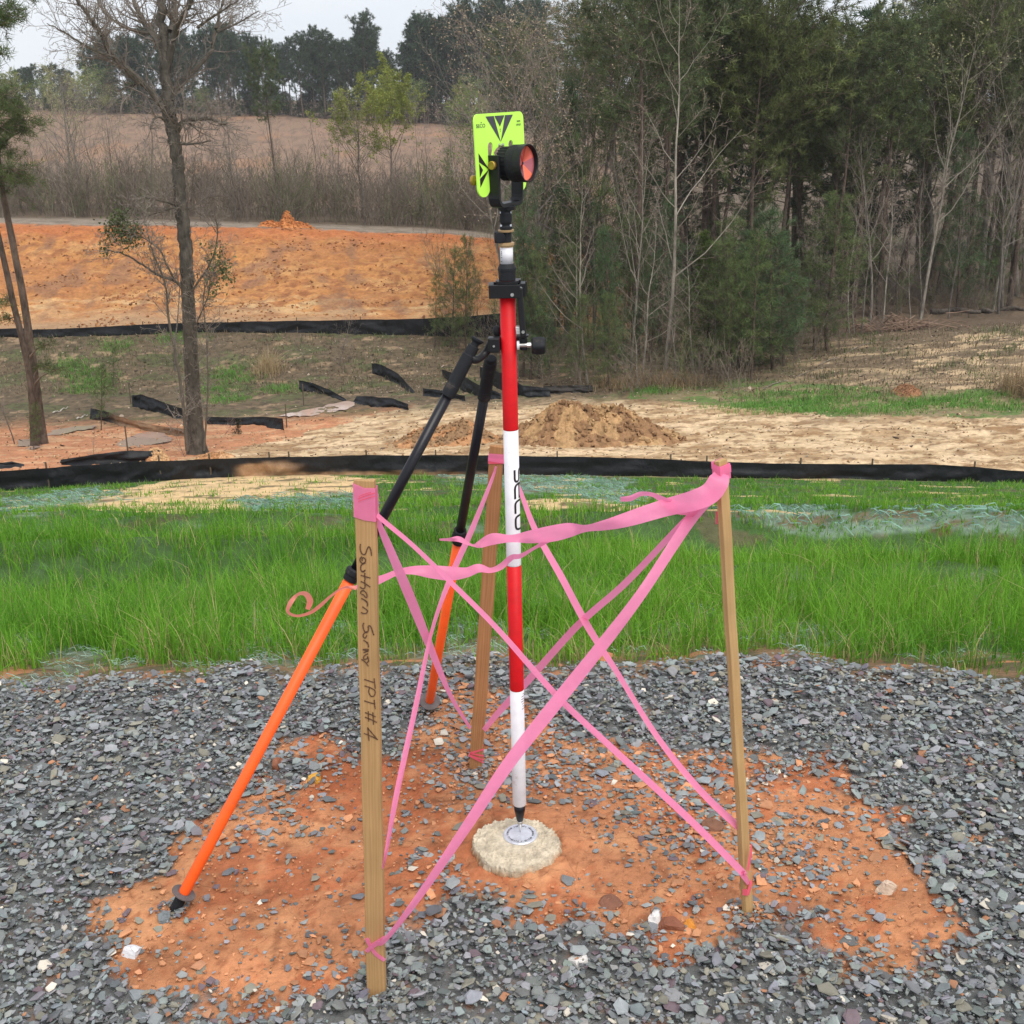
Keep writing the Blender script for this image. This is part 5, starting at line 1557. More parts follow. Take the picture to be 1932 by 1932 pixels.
yL, yR, yB, yP = LF[1], RF[1], BF[1], PY
yLt, yRt = LT[1], RT[1]
ribbon([(706, 960, yLt - .004, 10, 1), (714, 974, yLt - .006, 13, 1), (780, 1030, yLt + .0, 13, 1), (850, 1098, yLt + .03, 14, 1), (940, 1188, 2.03, 15, 1), (1050, 1312, 2.06, 17, .6), (1150, 1407, 2.07, 18, .6), (1300, 1545, 2.075, 20, .6), (1395, 1640, yR - .022, 20, 1), (1402, 1650, yR - .02, 18, 1), (1413, 1668, yR - .006, 10, 1)],
       'pink tape from the lettered stake top down to the pale stake foot')
ribbon([(710, 930, yLt, 12, 1), (713, 980, yLt + .003, 16, 1), (735, 1035, 2.06, 26, 1), (775, 1130, 2.2, 32, 1), (812, 1222, 2.33, 24, 1), (850, 1312, 2.5, 14, 1), (887, 1374, yB - .02, 9, 1)],
       'pink tape from the lettered stake top down to the reddish stake foot')
ribbon([(1352, 925, yRt - .022, 30, 1), (1300, 985, yRt - .02, 28, 1), (1210, 1120, 2.06, 28, .3), (1130, 1225, 2.03, 32, .3), (1050, 1325, 2.0, 34, .3), (960, 1440, 1.96, 32, .3), (880, 1560, 1.92, 27, .6), (790, 1692, 1.87, 18, 1), (728, 1772, yL - .016, 12, 1), (712, 1780, yL - .012, 11, 1), (693, 1793, yL - .009, 8, 1)],
       'wide pink tape sloping in front of the pole to the lettered stake foot')
ribbon([(1350, 930, yRt - .012, 12, 1), (1290, 985, 2.15, 14, 1), (1180, 1100, 2.27, 16, 1), (1090, 1180, 2.38, 17, 1), (1000, 1280, 2.48, 17, 1), (940, 1345, 2.58, 15, 1), (913, 1378, yB - .01, 12, 1)],
       'narrow pink tape from the pale stake top to the reddish stake foot')
ribbon([(936, 880, yB - .012, 5, 1), (928, 905, yB - .02, 8, 1), (890, 1000, 2.55, 14, 1), (850, 1090, 2.44, 14, 1), (815, 1190, 2.3, 9, 1), (785, 1330, 2.12, 13, .8), (750, 1490, 1.98, 14, .8), (730, 1600, yL + .04, 9, 1), (722, 1640, yL + .02, 4, 1)],
       'thin pink tape from the reddish stake top down behind the lettered stake')
ribbon([(957, 872, yB + .0, 6, 1), (981, 925, yB - .03, 10, 1), (1010, 1000, 2.52, 15, 1), (1060, 1090, 2.42, 17, 1), (1108, 1180, 2.35, 18, 1), (1165, 1270, 2.3, 14, 1), (1240, 1390, 2.22, 14, 1), (1320, 1490, 2.15, 17, 1), (1395, 1562, yR + .02, 17, 1), (1408, 1576, yR + .026, 12, 1)],
       'pink tape from the reddish stake top to the lower pale stake')
ribbon([(1362, 893, yRt - .012, 30, 1), (1356, 908, yRt - .026, 42, 1), (1340, 930, yRt - .034, 48, .4), (1310, 944, yRt - .036, 42, .4), (1255, 958, yRt - .02, 37, .4), (1180, 981, 2.13, 28, .5), (1140, 991, 2.14, 20, .8), (1105, 997, 2.15, 14, 1), (1075, 1000, 2.16, 28, .4), (1040, 1007, 2.17, 32, .3), (1000, 1013, 2.18, 26, .5), (965, 1016, 2.19, 15, -1), (930, 1017, 2.2, 23, -.3), (905, 1027, 2.21, 15, -1), (893, 1029, 2.22, 5, -1), (880, 1024, 2.22, 8, -1), (865, 1017, 2.22, 12, -.5), (848, 1018, 2.22, 7, 1), (829, 1018, 2.22, 4, 1)],
       'wide fluttering pink tape end crossing the white band of the pole', wob=.3)
ribbon([(1046, 1014, 2.176, 8, 1), (1030, 1022, 2.176, 10, 1), (1005, 1036, 2.175, 7, 1), (982, 1049, 2.18, 10, 1), (965, 1052, 2.19, 12, 1), (945, 1069, 2.2, 14, -1), (925, 1076, 2.2, 12, -1), (903, 1072, 2.2, 20, -.4), (880, 1080, 2.2, 24, -.3), (850, 1082, 2.2, 34, -.3), (815, 1079, 2.2, 30, -.3), (780, 1076, 2.2, 19, -.6), (750, 1080, 2.2, 14, -1), (728, 1089, 2.2, 16, -.6), (700, 1100, 2.2, 22, -.4), (672, 1109, 2.2, 12, -.6)],
       'limp pink tape end drooping behind the lettered stake', wob=.3)
ribbon([(672, 1109, 2.2, 12, -.6), (648, 1109, 2.21, 7, 1), (625, 1124, 2.22, 7, 1), (605, 1142, 2.22, 10, 1), (585, 1156, 2.22, 9, 1), (560, 1162, 2.21, 7, 1), (543, 1154, 2.21, 9, 1), (549, 1136, 2.2, 13, 1), (563, 1121, 2.2, 8, -1), (577, 1121, 2.21, 14, -.8), (585, 1134, 2.23, 17, -.6), (580, 1150, 2.24, 12, -.6)],
       'peach coloured tape end curled in a loop left of the orange leg', 'tape_peach', wob=.1)
ribbon([(1310, 962, yRt + .0, 24, .6), (1275, 957, 2.15, 26, .6), (1250, 943, 2.15, 14, 1), (1230, 933, 2.16, 9, 1), (1208, 932, 2.16, 10, .6), (1190, 940, 2.16, 12, .6), (1171, 942, 2.16, 10, 1)],
       'short pink tape tail poking out above the wide tape', wob=.1)

sleeve(SL, 913, 921, .062, M['tape'], .0016, puck=.004)
sleeve(SR_, 883, 888, .026, M['tape'], .0022); sleeve(SR_, 896, 888, .030, M['tape'], .0032); sleeve(SR_, 880, 892, .014, M['tape'], .0040)
sleeve(SB, 854, 854, .022, M['tape'], .0016); sleeve(SB, 869, 867, .006, M['tape_deep'], .0018); sleeve(SB, 862, 865, .008, M['tape'], .0026)
for lv, rv, h_ in ((1420, 1411, .006), (1420, 1424, .005), (1423, 1431, .005), (1424, 1436, .005)): sleeve(SB, lv, rv, h_, M['tape_deep'], .0015 + .0004 * (lv % 5))
A = Acc()
facestroke(A, SL, [(692, 1770), (698, 1784), (709, 1800), (726, 1812)], .0085, .0016, sm=True)
facestroke(A, SL, [(691, 1796), (704, 1783), (728, 1768)], .0085, .0022, sm=True)
part('tape_wrap', A, M['tape'], SL.root)
A = Acc()
for (a0, a1, wd_) in (((676, 941), (708, 930), .0016), ((676, 946), (708, 936), .0014), ((677, 937), (700, 929), .0012)): facestroke(A, SL, [a0, ((a0[0] + a1[0]) / 2, (a0[1] + a1[1]) / 2 - 1), a1], wd_, .0030)
part('tape_fold', A, M['tape_deep'], SL.root)
A = Acc()
def fr(p, o_=.0015): return onface(SR_, p[0], p[1], o_, 'right')[0]
q = [P(1401, 1677, yR - .012), P(1401, 1689, yR - .012), P(1410, 1690, yR - .014), P(1410, 1678, yR - .014)]
A.add(q, [(0, 1, 2, 3)])
q = [P(1410, 1678, yR - .014), P(1410, 1690, yR - .014), P(1414, 1688, yR - .008), P(1420, 1664, yR - .003), P(1417, 1659, yR - .003)]
A.add(q, [(0, 1, 2, 3, 4)])
q = [P(1409, 1640, yR - .014), P(1412, 1646, yR - .014), P(1419, 1612, yR - .004), P(1419, 1592, yR - .003), P(1417, 1592, yR - .003)]
A.add(q, [(0, 1, 2, 3, 4)])
part('tape_wrap', A, M['tape_deep'], SR_.root)
A = Acc(); A.add([P(1350, 965, yRt - .002), P(1354, 965, yRt - .002), P(1354, 989, yRt - .004), P(1350, 989, yRt - .004)], [(0, 1, 2, 3)])
part('tape_end', A, M['tape_deep'], SR_.root)

# ------------------------------------------------------------------ trees
def tubes(A, br, sides, col, jitter=.15, rr=rs):
    """many branches at once; br = list of (points, radii)"""
    by = {}
    for p, r in br: by.setdefault(len(p), []).append((p, r))
    for n, lst in by.items():
        Pt = np.array([p for p, r in lst], float); Rd = np.array([r for p, r in lst], float)
        T = np.gradient(Pt, axis=1); T /= np.linalg.norm(T, axis=2)[..., None] + 1e-9
        ref = np.where(np.abs(T[..., 2:3]) > .9, np.array([1.0, 0, 0]), np.array([0, 0, 1.0]))
        X = np.cross(ref, T); X /= np.linalg.norm(X, axis=2)[..., None] + 1e-9
        Y = np.cross(T, X)
        a_ = np.arange(sides) / sides * 2 * np.pi
        V = Pt[:, :, None] + Rd[:, :, None, None] * (np.cos(a_)[None, None, :, None] * X[:, :, None] + np.sin(a_)[None, None, :, None] * Y[:, :, None])
        B = len(lst)
        off = (np.arange(B) * n * sides)[:, None, None, None]
        i_ = np.arange(n - 1)[:, None] * sides; j_ = np.arange(sides)[None]; j1 = (j_ + 1) % sides
        q = np.stack([i_ + j_, i_ + j1, i_ + sides + j1, i_ + sides + j_], -1)[None]
        c = np.array(col) * (1 + rr.uniform(-jitter, jitter, (B, 1)))
        A.add(V.reshape(-1, 3), (q + off).reshape(-1, 4), np.repeat(c, n * sides, 0))

def grow(rg, start, d, L_, r, lvl, cfg, out, tips):
    n = cfg['n'][lvl]; p = np.array(start, float); d = np.array(d, float); pts = [p.copy()]; rad = [r]
    st = L_ / (n - 1)
    wig, trop = cfg['wig'][lvl], cfg['trop'][lvl]
    dirs = [d.copy()]
    for i in range(1, n):
        d = d + rg.normal(0, wig, 3); d[2] += trop
        d /= math.sqrt(d @ d)
        p = p + d * st
        pts.append(p.copy()); dirs.append(d.copy()); rad.append(max(r * (1 - cfg['tap'][lvl] * i / (n - 1)), cfg['rmin']))
    out.setdefault(lvl, []).append((pts, rad))
    if lvl + 1 >= len(cfg['n']):
        tips.append((pts[-1], dirs[-1])); tips.append((pts[-2], dirs[-2]))
        return
    nch = cfg['ch'][lvl]; nch = int(nch * rg.uniform(.75, 1.25)) if nch > 2 else nch
    az = rg.uniform(0, 6.28)
    for k_ in range(nch):
        t = cfg['t0'][lvl] + (1 - cfg['t0'][lvl]) * (k_ + rg.uniform(.1, .9)) / nch
        f = t * (n - 1); i = min(int(f), n - 2); f -= i
        b = pts[i] * (1 - f) + pts[i + 1] * f
        dd = dirs[i]
        az += 2.4 + rg.uniform(-.5, .5)
        x, y, z = frame(dd)
        an = cfg['ang'][lvl] * rg.uniform(.7, 1.25)
        nd = z * math.cos(an) + (x * math.cos(az) + y * math.sin(az)) * math.sin(an)
        sh = cfg.get('shape', lambda t: 1 - .55 * t)(t) if lvl == 0 else (1 - .5 * t)
        grow(rg, b, nd, L_ * cfg['len'][lvl] * sh * rg.uniform(.65, 1.2), max(rad[i] * cfg['rr'][lvl], cfg['rmin']), lvl + 1, cfg, out, tips)

def leaves(A, pos, size, col, rg, jit=.3, k_=1, spread=.08):
    pos = np.repeat(np.asarray(pos), k_, 0); n = len(pos)
    pos = pos + rg.normal(0, spread, (n, 3))
    a = rg.normal(size=(n, 3)); a /= np.linalg.norm(a, axis=1)[:, None]
    b = np.cross(a, rg.normal(size=(n, 3))); b /= np.linalg.norm(b, axis=1)[:, None]
    s_ = size * rg.uniform(.6, 1.3, (n, 1))
    V = np.stack([pos - a * s_ * .5, pos + b * s_ * .28, pos + a * s_ * .5, pos - b * s_ * .28], 1)
    c = np.array(col) * (1 + rg.uniform(-jit, jit, (n, 1)))
    A.add(V.reshape(-1, 3), np.arange(n * 4).reshape(n, 4), np.repeat(c, 4, 0))

def needles(A, pos, dirs, col, rg, m_=12, L_=.2, wd=.02, jit=.3, spread=.1, up=.25):
    n = len(pos) * m_
    p = np.repeat(np.asarray(pos), m_, 0) + rg.normal(0, spread, (n, 3))
    d = np.repeat(np.asarray(dirs), m_, 0) * .7 + rg.normal(0, .75, (n, 3)); d[:, 2] += up
    d /= np.linalg.norm(d, axis=1)[:, None]
    s_ = np.cross(d, rg.normal(size=(n, 3))); s_ /= np.linalg.norm(s_, axis=1)[:, None]
    l = L_ * rg.uniform(.6, 1.3, (n, 1))
    V = np.stack([p - s_ * wd / 2, p + s_ * wd / 2, p + d * l], 1)
    c = np.array(col) * (1 + rg.uniform(-jit, jit, (len(pos), 1)))
    c = np.repeat(c, m_, 0) * (1 + rg.uniform(-.15, .15, (n, 1)))
    A.add(V.reshape(-1, 3), np.arange(n * 3).reshape(n, 3), np.repeat(c, 3, 0))

BARK_G = (.17, .15, .13); BARK_P = (.13, .095, .075); TWIG = (.23, .185, .155); PALE = (.25, .225, .19)

def proto_bare(seed, H=10, r=.11, dens=1.0, bark=BARK_G, twig=TWIG, leaf=None, leafsize=.06, lk=2, trunk_free=.3, spread=.5, asc=.10):
    rg = np.random.RandomState(seed)
    cfg = dict(n=[14, 8, 6, 4], wig=[.05, .12, .17, .2], trop=[.06, asc, .06, .03], tap=[.92, .85, .8, .6], rmin=.0035,
               ch=[int(22 * dens), int(8 * dens), 5], t0=[trunk_free, .2, .15], ang=[.85, .75, .7], len=[spread, .42, .45], rr=[.42, .5, .6],
               shape=lambda t: .45 + .9 * (1 - t) * (t > .0))
    leafy = leaf
    out, tips = {}, []
    grow(rg, (0, 0, -.1), (rg.normal(0, .05), rg.normal(0, .05), 1), H, r, 0, cfg, out, tips)
    T = Acc(); tubes(T, out[0], 8, bark, rr=rg)
    C = Acc(); tubes(C, out.get(1, []), 5, np.array(bark) * 1.15, rr=rg); tubes(C, out.get(2, []), 3, twig, rr=rg); tubes(C, out.get(3, []), 3, twig, rr=rg)
    me2 = None
    if leaf is not None:
        Lf = Acc(); leaves(Lf, [p for p, d in tips], leafsize, leaf, rg, k_=lk, spread=.10)
        me2 = Lf.mesh('foliage'); me2.materials.append(M['leaf'])
    a_, b_ = T.mesh('trunk', True), C.mesh('crown', False)
    a_.materials.append(M['bark']); b_.materials.append(M['twig'])
    return dict(H=H, trunk=a_, crown=b_, foliage=me2)

def proto_pine(seed, H=15, r=.17, free=.5, dens=1.0, col=(.105, .135, .044), width=.22, L_=.24, wd=.030, m_=15, young=False):
    rg = np.random.RandomState(seed)
    trunk = []; p = np.array([0, 0, -.1]); d = np.array([rg.normal(0, .03), rg.normal(0, .03), 1.0]); n = 16
    rad = []
    for i in range(n):
        trunk.append(p.copy()); rad.append(max(r * (1 - .93 * i / (n - 1)), .012)); d = d + rg.normal(0, .03, 3); d[2] += .1; d /= np.linalg.norm(d); p = p + d * H / (n - 1)
    trunk = np.array(trunk)
    br1 = []; br2 = []; pos = []; dr = []
    nb = int((46 if not young else 40) * dens)
    az = 0
    for k_ in range(nb):
        t = free + (1 - free) * ((k_ + rg.uniform(0, 1)) / nb) ** .9
        f = t * (n - 1); i = min(int(f), n - 2); b = trunk[i] + (trunk[i + 1] - trunk[i]) * (f - i)
        az += 2.4 + rg.uniform(-.7, .7)
        tt = (t - free) / (1 - free)
        prof = (1 - tt) ** .75 + .14 if young else (.55 + 1.1 * tt) * (1.12 - tt) ** .6
        ln = H * width * prof * rg.uniform(.55, 1.2)
        el = (.15 + .55 * tt) if not young else (.3 + .5 * tt)
        dd = np.array([math.cos(az) * math.cos(el), math.sin(az) * math.cos(el), math.sin(el)])
        pts = [b]; m2 = 5; q = b.copy()
        for j in range(1, m2): dd = dd + rg.normal(0, .09, 3) + np.array([0, 0, .07]); dd /= np.linalg.norm(dd); q = q + dd * ln / (m2 - 1); pts.append(q.copy())
        br1.append((pts, [max(rad[i] * .32 * (1 - .8 * j / 4), .006) for j in range(m2)]))
        ns = max(3, int(ln * (5.0 if not young else 6)))
        for s_ in range(ns):
            u_ = rg.uniform(.25 if not young else .1, 1) if s_ else 1
            fi = u_ * (m2 - 1); ii = min(int(fi), m2 - 2); bb = pts[ii] + (pts[ii + 1] - pts[ii]) * (fi - ii)
            d2 = dd * .6 + rg.normal(0, .55, 3); d2[2] += .15; d2 /= np.linalg.norm(d2)
            l2 = ln * .28 * rg.uniform(.4, 1.1) + .1
            e = bb + d2 * l2
            br2.append(([bb, (bb + e) / 2 + rg.normal(0, .02, 3), e], [.008, .006, .004]))
            pos.append(e); dr.append(d2); pos.append((bb + e) / 2); dr.append(d2)
            if rg.rand() < .5: pos.append(e + rg.normal(0, .12, 3)); dr.append(d2)
    # dead snags under the crown
    if not young:
        for k_ in range(9):
            t = rg.uniform(.2, free); f = t * (n - 1); i = int(f); b = trunk[i] + (trunk[i + 1] - trunk[i]) * (f - i); a_ = rg.uniform(0, 6.28); l_ = rg.uniform(.5, 1.8)
            br2.append(([b, b + np.array([math.cos(a_), math.sin(a_), .1]) * l_ * .5, b + np.array([math.cos(a_), math.sin(a_), .02]) * l_], [.02, .014, .006]))
    T = Acc(); tubes(T, [(trunk, rad)], 9, BARK_P, rr=rg)
    tubes(T, br1, 5, np.array(BARK_P) * 1.1, rr=rg); tubes(T, br2, 3, np.array(BARK_P) * 1.2, rr=rg)
    C = Acc(); needles(C, pos, dr, col, rg, m_, L_, wd, jit=.5, spread=.05)
    a_, b_ = T.mesh('trunk', True), C.mesh('crown', False)
    a_.materials.append(M['bark']); b_.materials.append(M['needle'])
    return dict(H=H, trunk=a_, crown=b_, foliage=None)

PR_ = {}
PR_['bare'] = [proto_bare(101, 11, .12, 1.0), proto_bare(102, 11, .10, .9, PALE, (.30, .26, .22), spread=.42), proto_bare(103, 11, .13, 1.05, spread=.6, trunk_free=.35)]
PR_['thin'] = [proto_bare(111, 8, .055, .8, trunk_free=.35, spread=.3), proto_bare(112, 8, .05, .75, PALE, trunk_free=.25, spread=.28), proto_bare(113, 7, .045, .8, trunk_free=.2, spread=.35)]
PR_['shrub'] = [proto_bare(121, 3.4, .028, .9, (.20, .16, .135), (.26, .205, .17), trunk_free=.08, spread=.55), proto_bare(122, 3, .024, 1.0, (.19, .155, .13), (.25, .20, .17), trunk_free=.05, spread=.6)]
PR_['budding'] = [proto_bare(131, 11, .11, 1.0, leaf=(.34, .27, .18), leafsize=.07, lk=1, trunk_free=.35), proto_bare(132, 11, .11, 1.0, leaf=(.33, .33, .15), leafsize=.08, lk=3, trunk_free=.3)]
PR_['spring'] = [proto_bare(141, 9, .09, .95, BARK_P, leaf=(.24, .27, .055), leafsize=.12, lk=10, trunk_free=.4, spread=.5), proto_bare(142, 4, .035, .9, leaf=(.17, .24, .055), leafsize=.07, lk=3, trunk_free=.15)]
PR_['pine'] = [proto_pine(201, 15, .19, .52), proto_pine(202, 15, .17, .6, width=.19, col=(.09, .12, .048)), proto_pine(203, 14, .19, .48, 1.1, width=.24, col=(.11, .135, .042))]
PR_['youngpine'] = [proto_pine(211, 6, .06, .12, 1.0, young=True, width=.24, L_=.15, wd=.013, m_=20, col=(.105, .145, .048)), proto_pine(212, 5, .05, .08, 1.1, young=True, width=.24, L_=.15, wd=.013, m_=20, col=(.080, .130, .056)),
                    proto_pine(213, 5, .045, .2, .8, young=True, width=.2, L_=.15, wd=.013, m_=16, col=(.10, .145, .045))]
PR_['cedar'] = [proto_pine(221, 4, .06, .03, 1.6, young=True, width=.24, L_=.12, wd=.022, m_=18, col=(.022, .036, .016)), proto_pine(222, 6, .07, .03, 1.5, young=True, width=.16, L_=.13, wd=.022, m_=16, col=(.075, .115, .022))]
PR_['farpine'] = [proto_pine(231, 18, .2, .35, 1.1, L_=.5, wd=.07, m_=10, width=.20, col=(.050, .082, .040)), proto_pine(232, 18, .2, .5, .9, L_=.5, wd=.085, m_=8, width=.19, col=(.045, .074, .038)), proto_pine(233, 16, .2, .2, 1.2, L_=.5, wd=.09, m_=8, width=.21, col=(.040, .074, .036))]

def tree(kind, i, pos, H, label, group=None, lean=(0, 0), name=None, rot=None, wide=1.0, cat='tree'):
    pr = PR_[kind][i % len(PR_[kind])]
    s_ = H / pr['H']
    o = thing(name or {'bare': 'bare_tree', 'thin': 'bare_sapling', 'shrub': 'bare_shrub', 'budding': 'budding_tree', 'spring': 'leafing_tree', 'pine': 'pine_tree', 'youngpine': 'young_pine', 'cedar': 'cedar_tree', 'farpine': 'pine_tree'}[kind], pos, label, cat, group)
    o.rotation_euler = (-lean[1], lean[0], 0)
    o.scale = (s_ * wide, s_ * wide, s_)
    rz = rs.uniform(0, 6.28) if rot is None else rot
    for nm in ('trunk', 'crown', 'foliage'):
        if pr[nm] is None: continue
        c = bpy.data.objects.new(nm, pr[nm]); COL.objects.link(c); c.parent = o; c.rotation_euler = (0, 0, rz)
    return o

def tree_px(kind, i, u, v, vtop, label, group=None, utop=None, wide=1.0, Y=None, **kw):
    """base seen at (u, v), crown top at picture height vtop"""
    p = G(u, v) if Y is None else None
    if p is None:
        q = P(u, v, Y); p = np.array([q[0], Y, float(gz(q[0], Y))])
    top = P(u if utop is None else utop, vtop, p[1])
    H = top[2] - p[2]
    lx = (top[0] - p[0]) / H
    return tree(kind, i, p - np.array([0, 0, .1]), H + .1, label, group, lean=(math.atan(lx), 0), wide=wide, **kw)

# the big bare tree on the left, drawn limb by limb
def big_tree():
    b = G(372, 853); Y0 = b[1]
    root = thing('bare_tree', b, 'big bare lichen-spotted tree standing by the puddles on the left', 'tree')
    rg = np.random.RandomState(5)
    px = Y0 * 1.0 / FPX
    def limb(pts, r0, r1, dy=0, dy1=0):
        q = np.array([P(u, v, Y0 + dy + (dy1 - dy) * i / (len(pts) - 1)) for i, (u, v) in enumerate(pts)])
        q = catmull(q, 6)
        w_ = rg.normal(0, 1, q.shape) * np.linspace(0, 1, len(q))[:, None] * r0 * px * .22
        return q + w_, np.linspace(r0, r1, len(q)) * px * .98
    T = Acc()
    tr = [(374, 862), (371, 840), (368, 800), (364, 740), (361, 690), (358, 620), (355, 560), (352, 500), (348, 450), (342, 400), (338, 350), (334, 300), (327, 250), (319, 215), (315, 170), (310, 110), (306, 40), (302, -30), (300, -110)]
    q, _ = limb(tr, 10, 10)
    rr_ = np.interp(np.linspace(0, 1, len(q)), np.linspace(0, 1, 19), [30, 23, 19, 17.5, 16.5, 15.5, 15, 15, 15, 14.5, 14, 13.5, 13.5, 15.5, 13, 12, 10, 8, 6]) * px * .82
    qq = np.array(q); tubes(T, [(qq, rr_)], 18, (.105, .092, .076), rr=rg)
    part('trunk', T, M['bark'], root, smooth=True)
    limbs = [([(317, 222), (300, 190), (270, 157), (240, 130), (216, 108), (200, 85), (193, 67), (180, 48), (171, 36), (148, 0), (130, -40)], 6.5, 2, 0, -1.5),
             ([(308, 100), (298, 75), (288, 63), (270, 40), (262, 20), (252, 0), (240, -50)], 7, 3, 0, 1.5),
             ([(318, 120), (328, 67), (338, 45), (341, 36), (352, 15), (360, 0), (372, -60)], 6.5, 3.5, 0, -1),
             ([(322, 60), (330, 30), (328, 0), (332, -60)], 7, 4, 0, 1),
             ([(324, 190), (330, 172), (350, 150), (373, 126), (395, 100), (402, 85), (409, 45), (422, 0), (435, -50)], 5.5, 2, 0, 1.2),
             ([(334, 247), (342, 234), (355, 227), (372, 224), (391, 223), (410, 228), (428, 234)], 6, 2.5, 0, -1),
             ([(288, 63), (265, 60), (240, 53), (225, 45), (200, 27), (184, 0), (175, -30)], 4, 1.4, .5, 1.5),
             ([(373, 52), (392, 38), (420, 20), (450, 0)], 3, 1.2, 0, -.8), ([(409, 60), (430, 52), (455, 40), (490, 20)], 2.5, .8, 0, .5),
             ([(216, 108), (190, 100), (160, 85), (120, 60), (90, 45)], 3, .8, -.8, -1.4), ([(270, 157), (245, 163), (222, 172)], 3.5, 1.5, 0, -.5),
             ([(338, 270), (352, 272), (375, 270), (398, 266)], 3, 1, 0, -.6), ([(320, 240), (305, 222), (290, 225), (283, 245)], 3.5, 1.2, 0, -.7),
             ([(344, 395), (325, 385), (300, 378), (270, 372), (250, 388)], 2.2, .8, 0, -1), ([(346, 400), (370, 385), (395, 372), (410, 378)], 2, .7, 0, .8),
             ([(346, 395), (330, 392), (285, 405), (240, 420)], 2, .6, 0, -.8), ([(350, 550), (330, 530), (300, 520), (270, 500), (235, 480), (200, 470)], 3.5, .9, 0, -1.2),
             ([(330, 530), (315, 500), (300, 470), (262, 445), (232, 440)], 2.2, .8, -.3, -1.2), ([(356, 560), (375, 530), (395, 500), (410, 450), (405, 400)], 2.5, .8, 0, -.8),
             ([(360, 640), (375, 600), (392, 560), (398, 520)], 1.8, .7, 0, -.8), ([(353, 850), (345, 760), (335, 690), (318, 600), (312, 540), (290, 480), (278, 440)], 3.6, 1, -.5, -1.2),
             ([(385, 850), (392, 740), (390, 640), (384, 560), (402, 500)], 2, .7, -.3, -.8)]
    K = Acc(); side = []
    for pts, r0, r1, dy, dy1 in limbs:
        q, r_ = limb(pts, r0, r1, dy, dy1)
        A = Acc(); side.append((q, r_))
    cfg = dict(n=[6, 5, 4], wig=[.16, .2, .22], trop=[.06, .04, .02], tap=[.8, .7, .6], rmin=.0045, ch=[5, 4], t0=[.15, .15], ang=[.8, .8], len=[.5, .5], rr=[.6, .65])
    out, tips = {}, []
    for q, r_ in side:
        tubes(K, [(q, r_)], 7, (.115, .10, .082), rr=rg)
        n = len(q)
        L_ = np.linalg.norm(np.diff(q, axis=0), axis=1).sum()
        for k_ in range(int(9 + L_ * 8)):
            i = rg.randint(2, n - 1); d = q[i] - q[i - 1]; d /= np.linalg.norm(d)
            x, y, z = frame(d); az = rg.uniform(0, 6.28)
            nd = z * .6 + (x * math.cos(az) + y * math.sin(az)) * .8 + np.array([0, 0, .25])
            grow(rg, q[i], nd / np.linalg.norm(nd), rg.uniform(.5, 1.5) * (.6 + .4 * (q[i][2] > 0)), max(r_[i] * .35, .008), 0, cfg, out, tips)
    # spiky water shoots straight off the trunk
    for k_ in range(60):
        i = rg.randint(12, len(qq) - 14); az = rg.uniform(0, 6.28)
        grow(rg, qq[i], np.array([math.cos(az), math.sin(az), .25]), rg.uniform(.3, 1.3), .009, 0, cfg, out, tips)
    for lv in out: tubes(K, out[lv], 3, (.20, .17, .145), rr=rg)
    part('crown', K, M['twig'], root)
    # evergreen leaf clumps (mistletoe-like) hanging at the ends of two low branches
    Lf = Acc()
    for (u, v, s_, n_) in ((232, 428, .26, 420), (212, 438, .2, 200), (255, 440, .2, 220), (196, 470, .13, 60), (243, 455, .16, 120), (225, 410, .16, 120), (415, 500, .22, 150), (425, 520, .18, 110), (405, 545, .2, 60), (405, 470, .2, 60)):
        p = P(u, v, Y0 - 1.0); leaves(Lf, np.tile(p, (n_, 1)), .085, (.085, .11, .04), rg, k_=1, spread=s_ * .72)
    part('foliage', Lf, M['leaf'], root)
big_tree()

# twin pines at the left edge, drawn by hand
def edge_pine(label, path, rads, crowns, seed):
    b = G(*path[0]); Y0 = b[1]; rg = np.random.RandomState(seed)
    root = thing('pine_tree', b, label, 'tree', 'pines at the left edge of the view')
    q = catmull(np.array([P(u, v, Y0) for u, v in path]), 5)
    px = Y0 / FPX
    T = Acc(); tubes(T, [(q, np.interp(np.linspace(0, 1, len(q)), np.linspace(0, 1, len(rads)), rads) * px)], 10, (.115, .085, .066), rr=rg)
    pos = []; dr = []; br = []
    for (u, v, s_, n_) in crowns:
        c = P(u, v, Y0 + rg.uniform(-.6, .6))
        near_ = q[np.argmin(np.linalg.norm(q - (c - np.array([0, 0, .5])), axis=1))]
        br.append(([near_, near_ * .5 + c * .5 + np.array([0, 0, .1]), c], [.035, .022, .01]))
        for k_ in range(n_):
            d = rg.normal(0, 1, 3) * np.array([1, 1, .55]); e = c + d * s_ * .5
            br.append(([c, c * .5 + e * .5 + rg.normal(0, .04, 3), e], [.011, .008, .005])); dn_ = d / np.linalg.norm(d)
            pos += [e, c * .3 + e * .7]; dr += [dn_, dn_]
    tubes(T, br, 4, (.16, .12, .09), rr=rg)
    part('trunk', T, M['bark'], root, smooth=True)
    C = Acc(); needles(C, pos, dr, (.085, .12, .035), rg, 20, .2, .015, spread=.05)
    part('crown', C, M['needle'], root)
edge_pine('right-hand trunk of the twin pines at the left edge', [(82, 838), (77, 800), (62, 686), (50, 600), (40, 539), (30, 490), (22, 447), (9, 384), (0, 330), (-8, 250), (-12, 150)], [10, 8.5, 7.5, 7, 6.5, 6, 6, 5.5, 5, 4, 2],
          [(30, 200, .8, 20), (8, 180, .9, 22), (40, 225, .7, 18), (10, 240, .9, 22), (-20, 210, .9, 22), (20, 320, .7, 18), (5, 345, .7, 18), (35, 335, .5, 12), (12, 270, .6, 14), (48, 245, .5, 10), (-10, 290, .8, 16), (-30, 160, .9, 20)], 61)
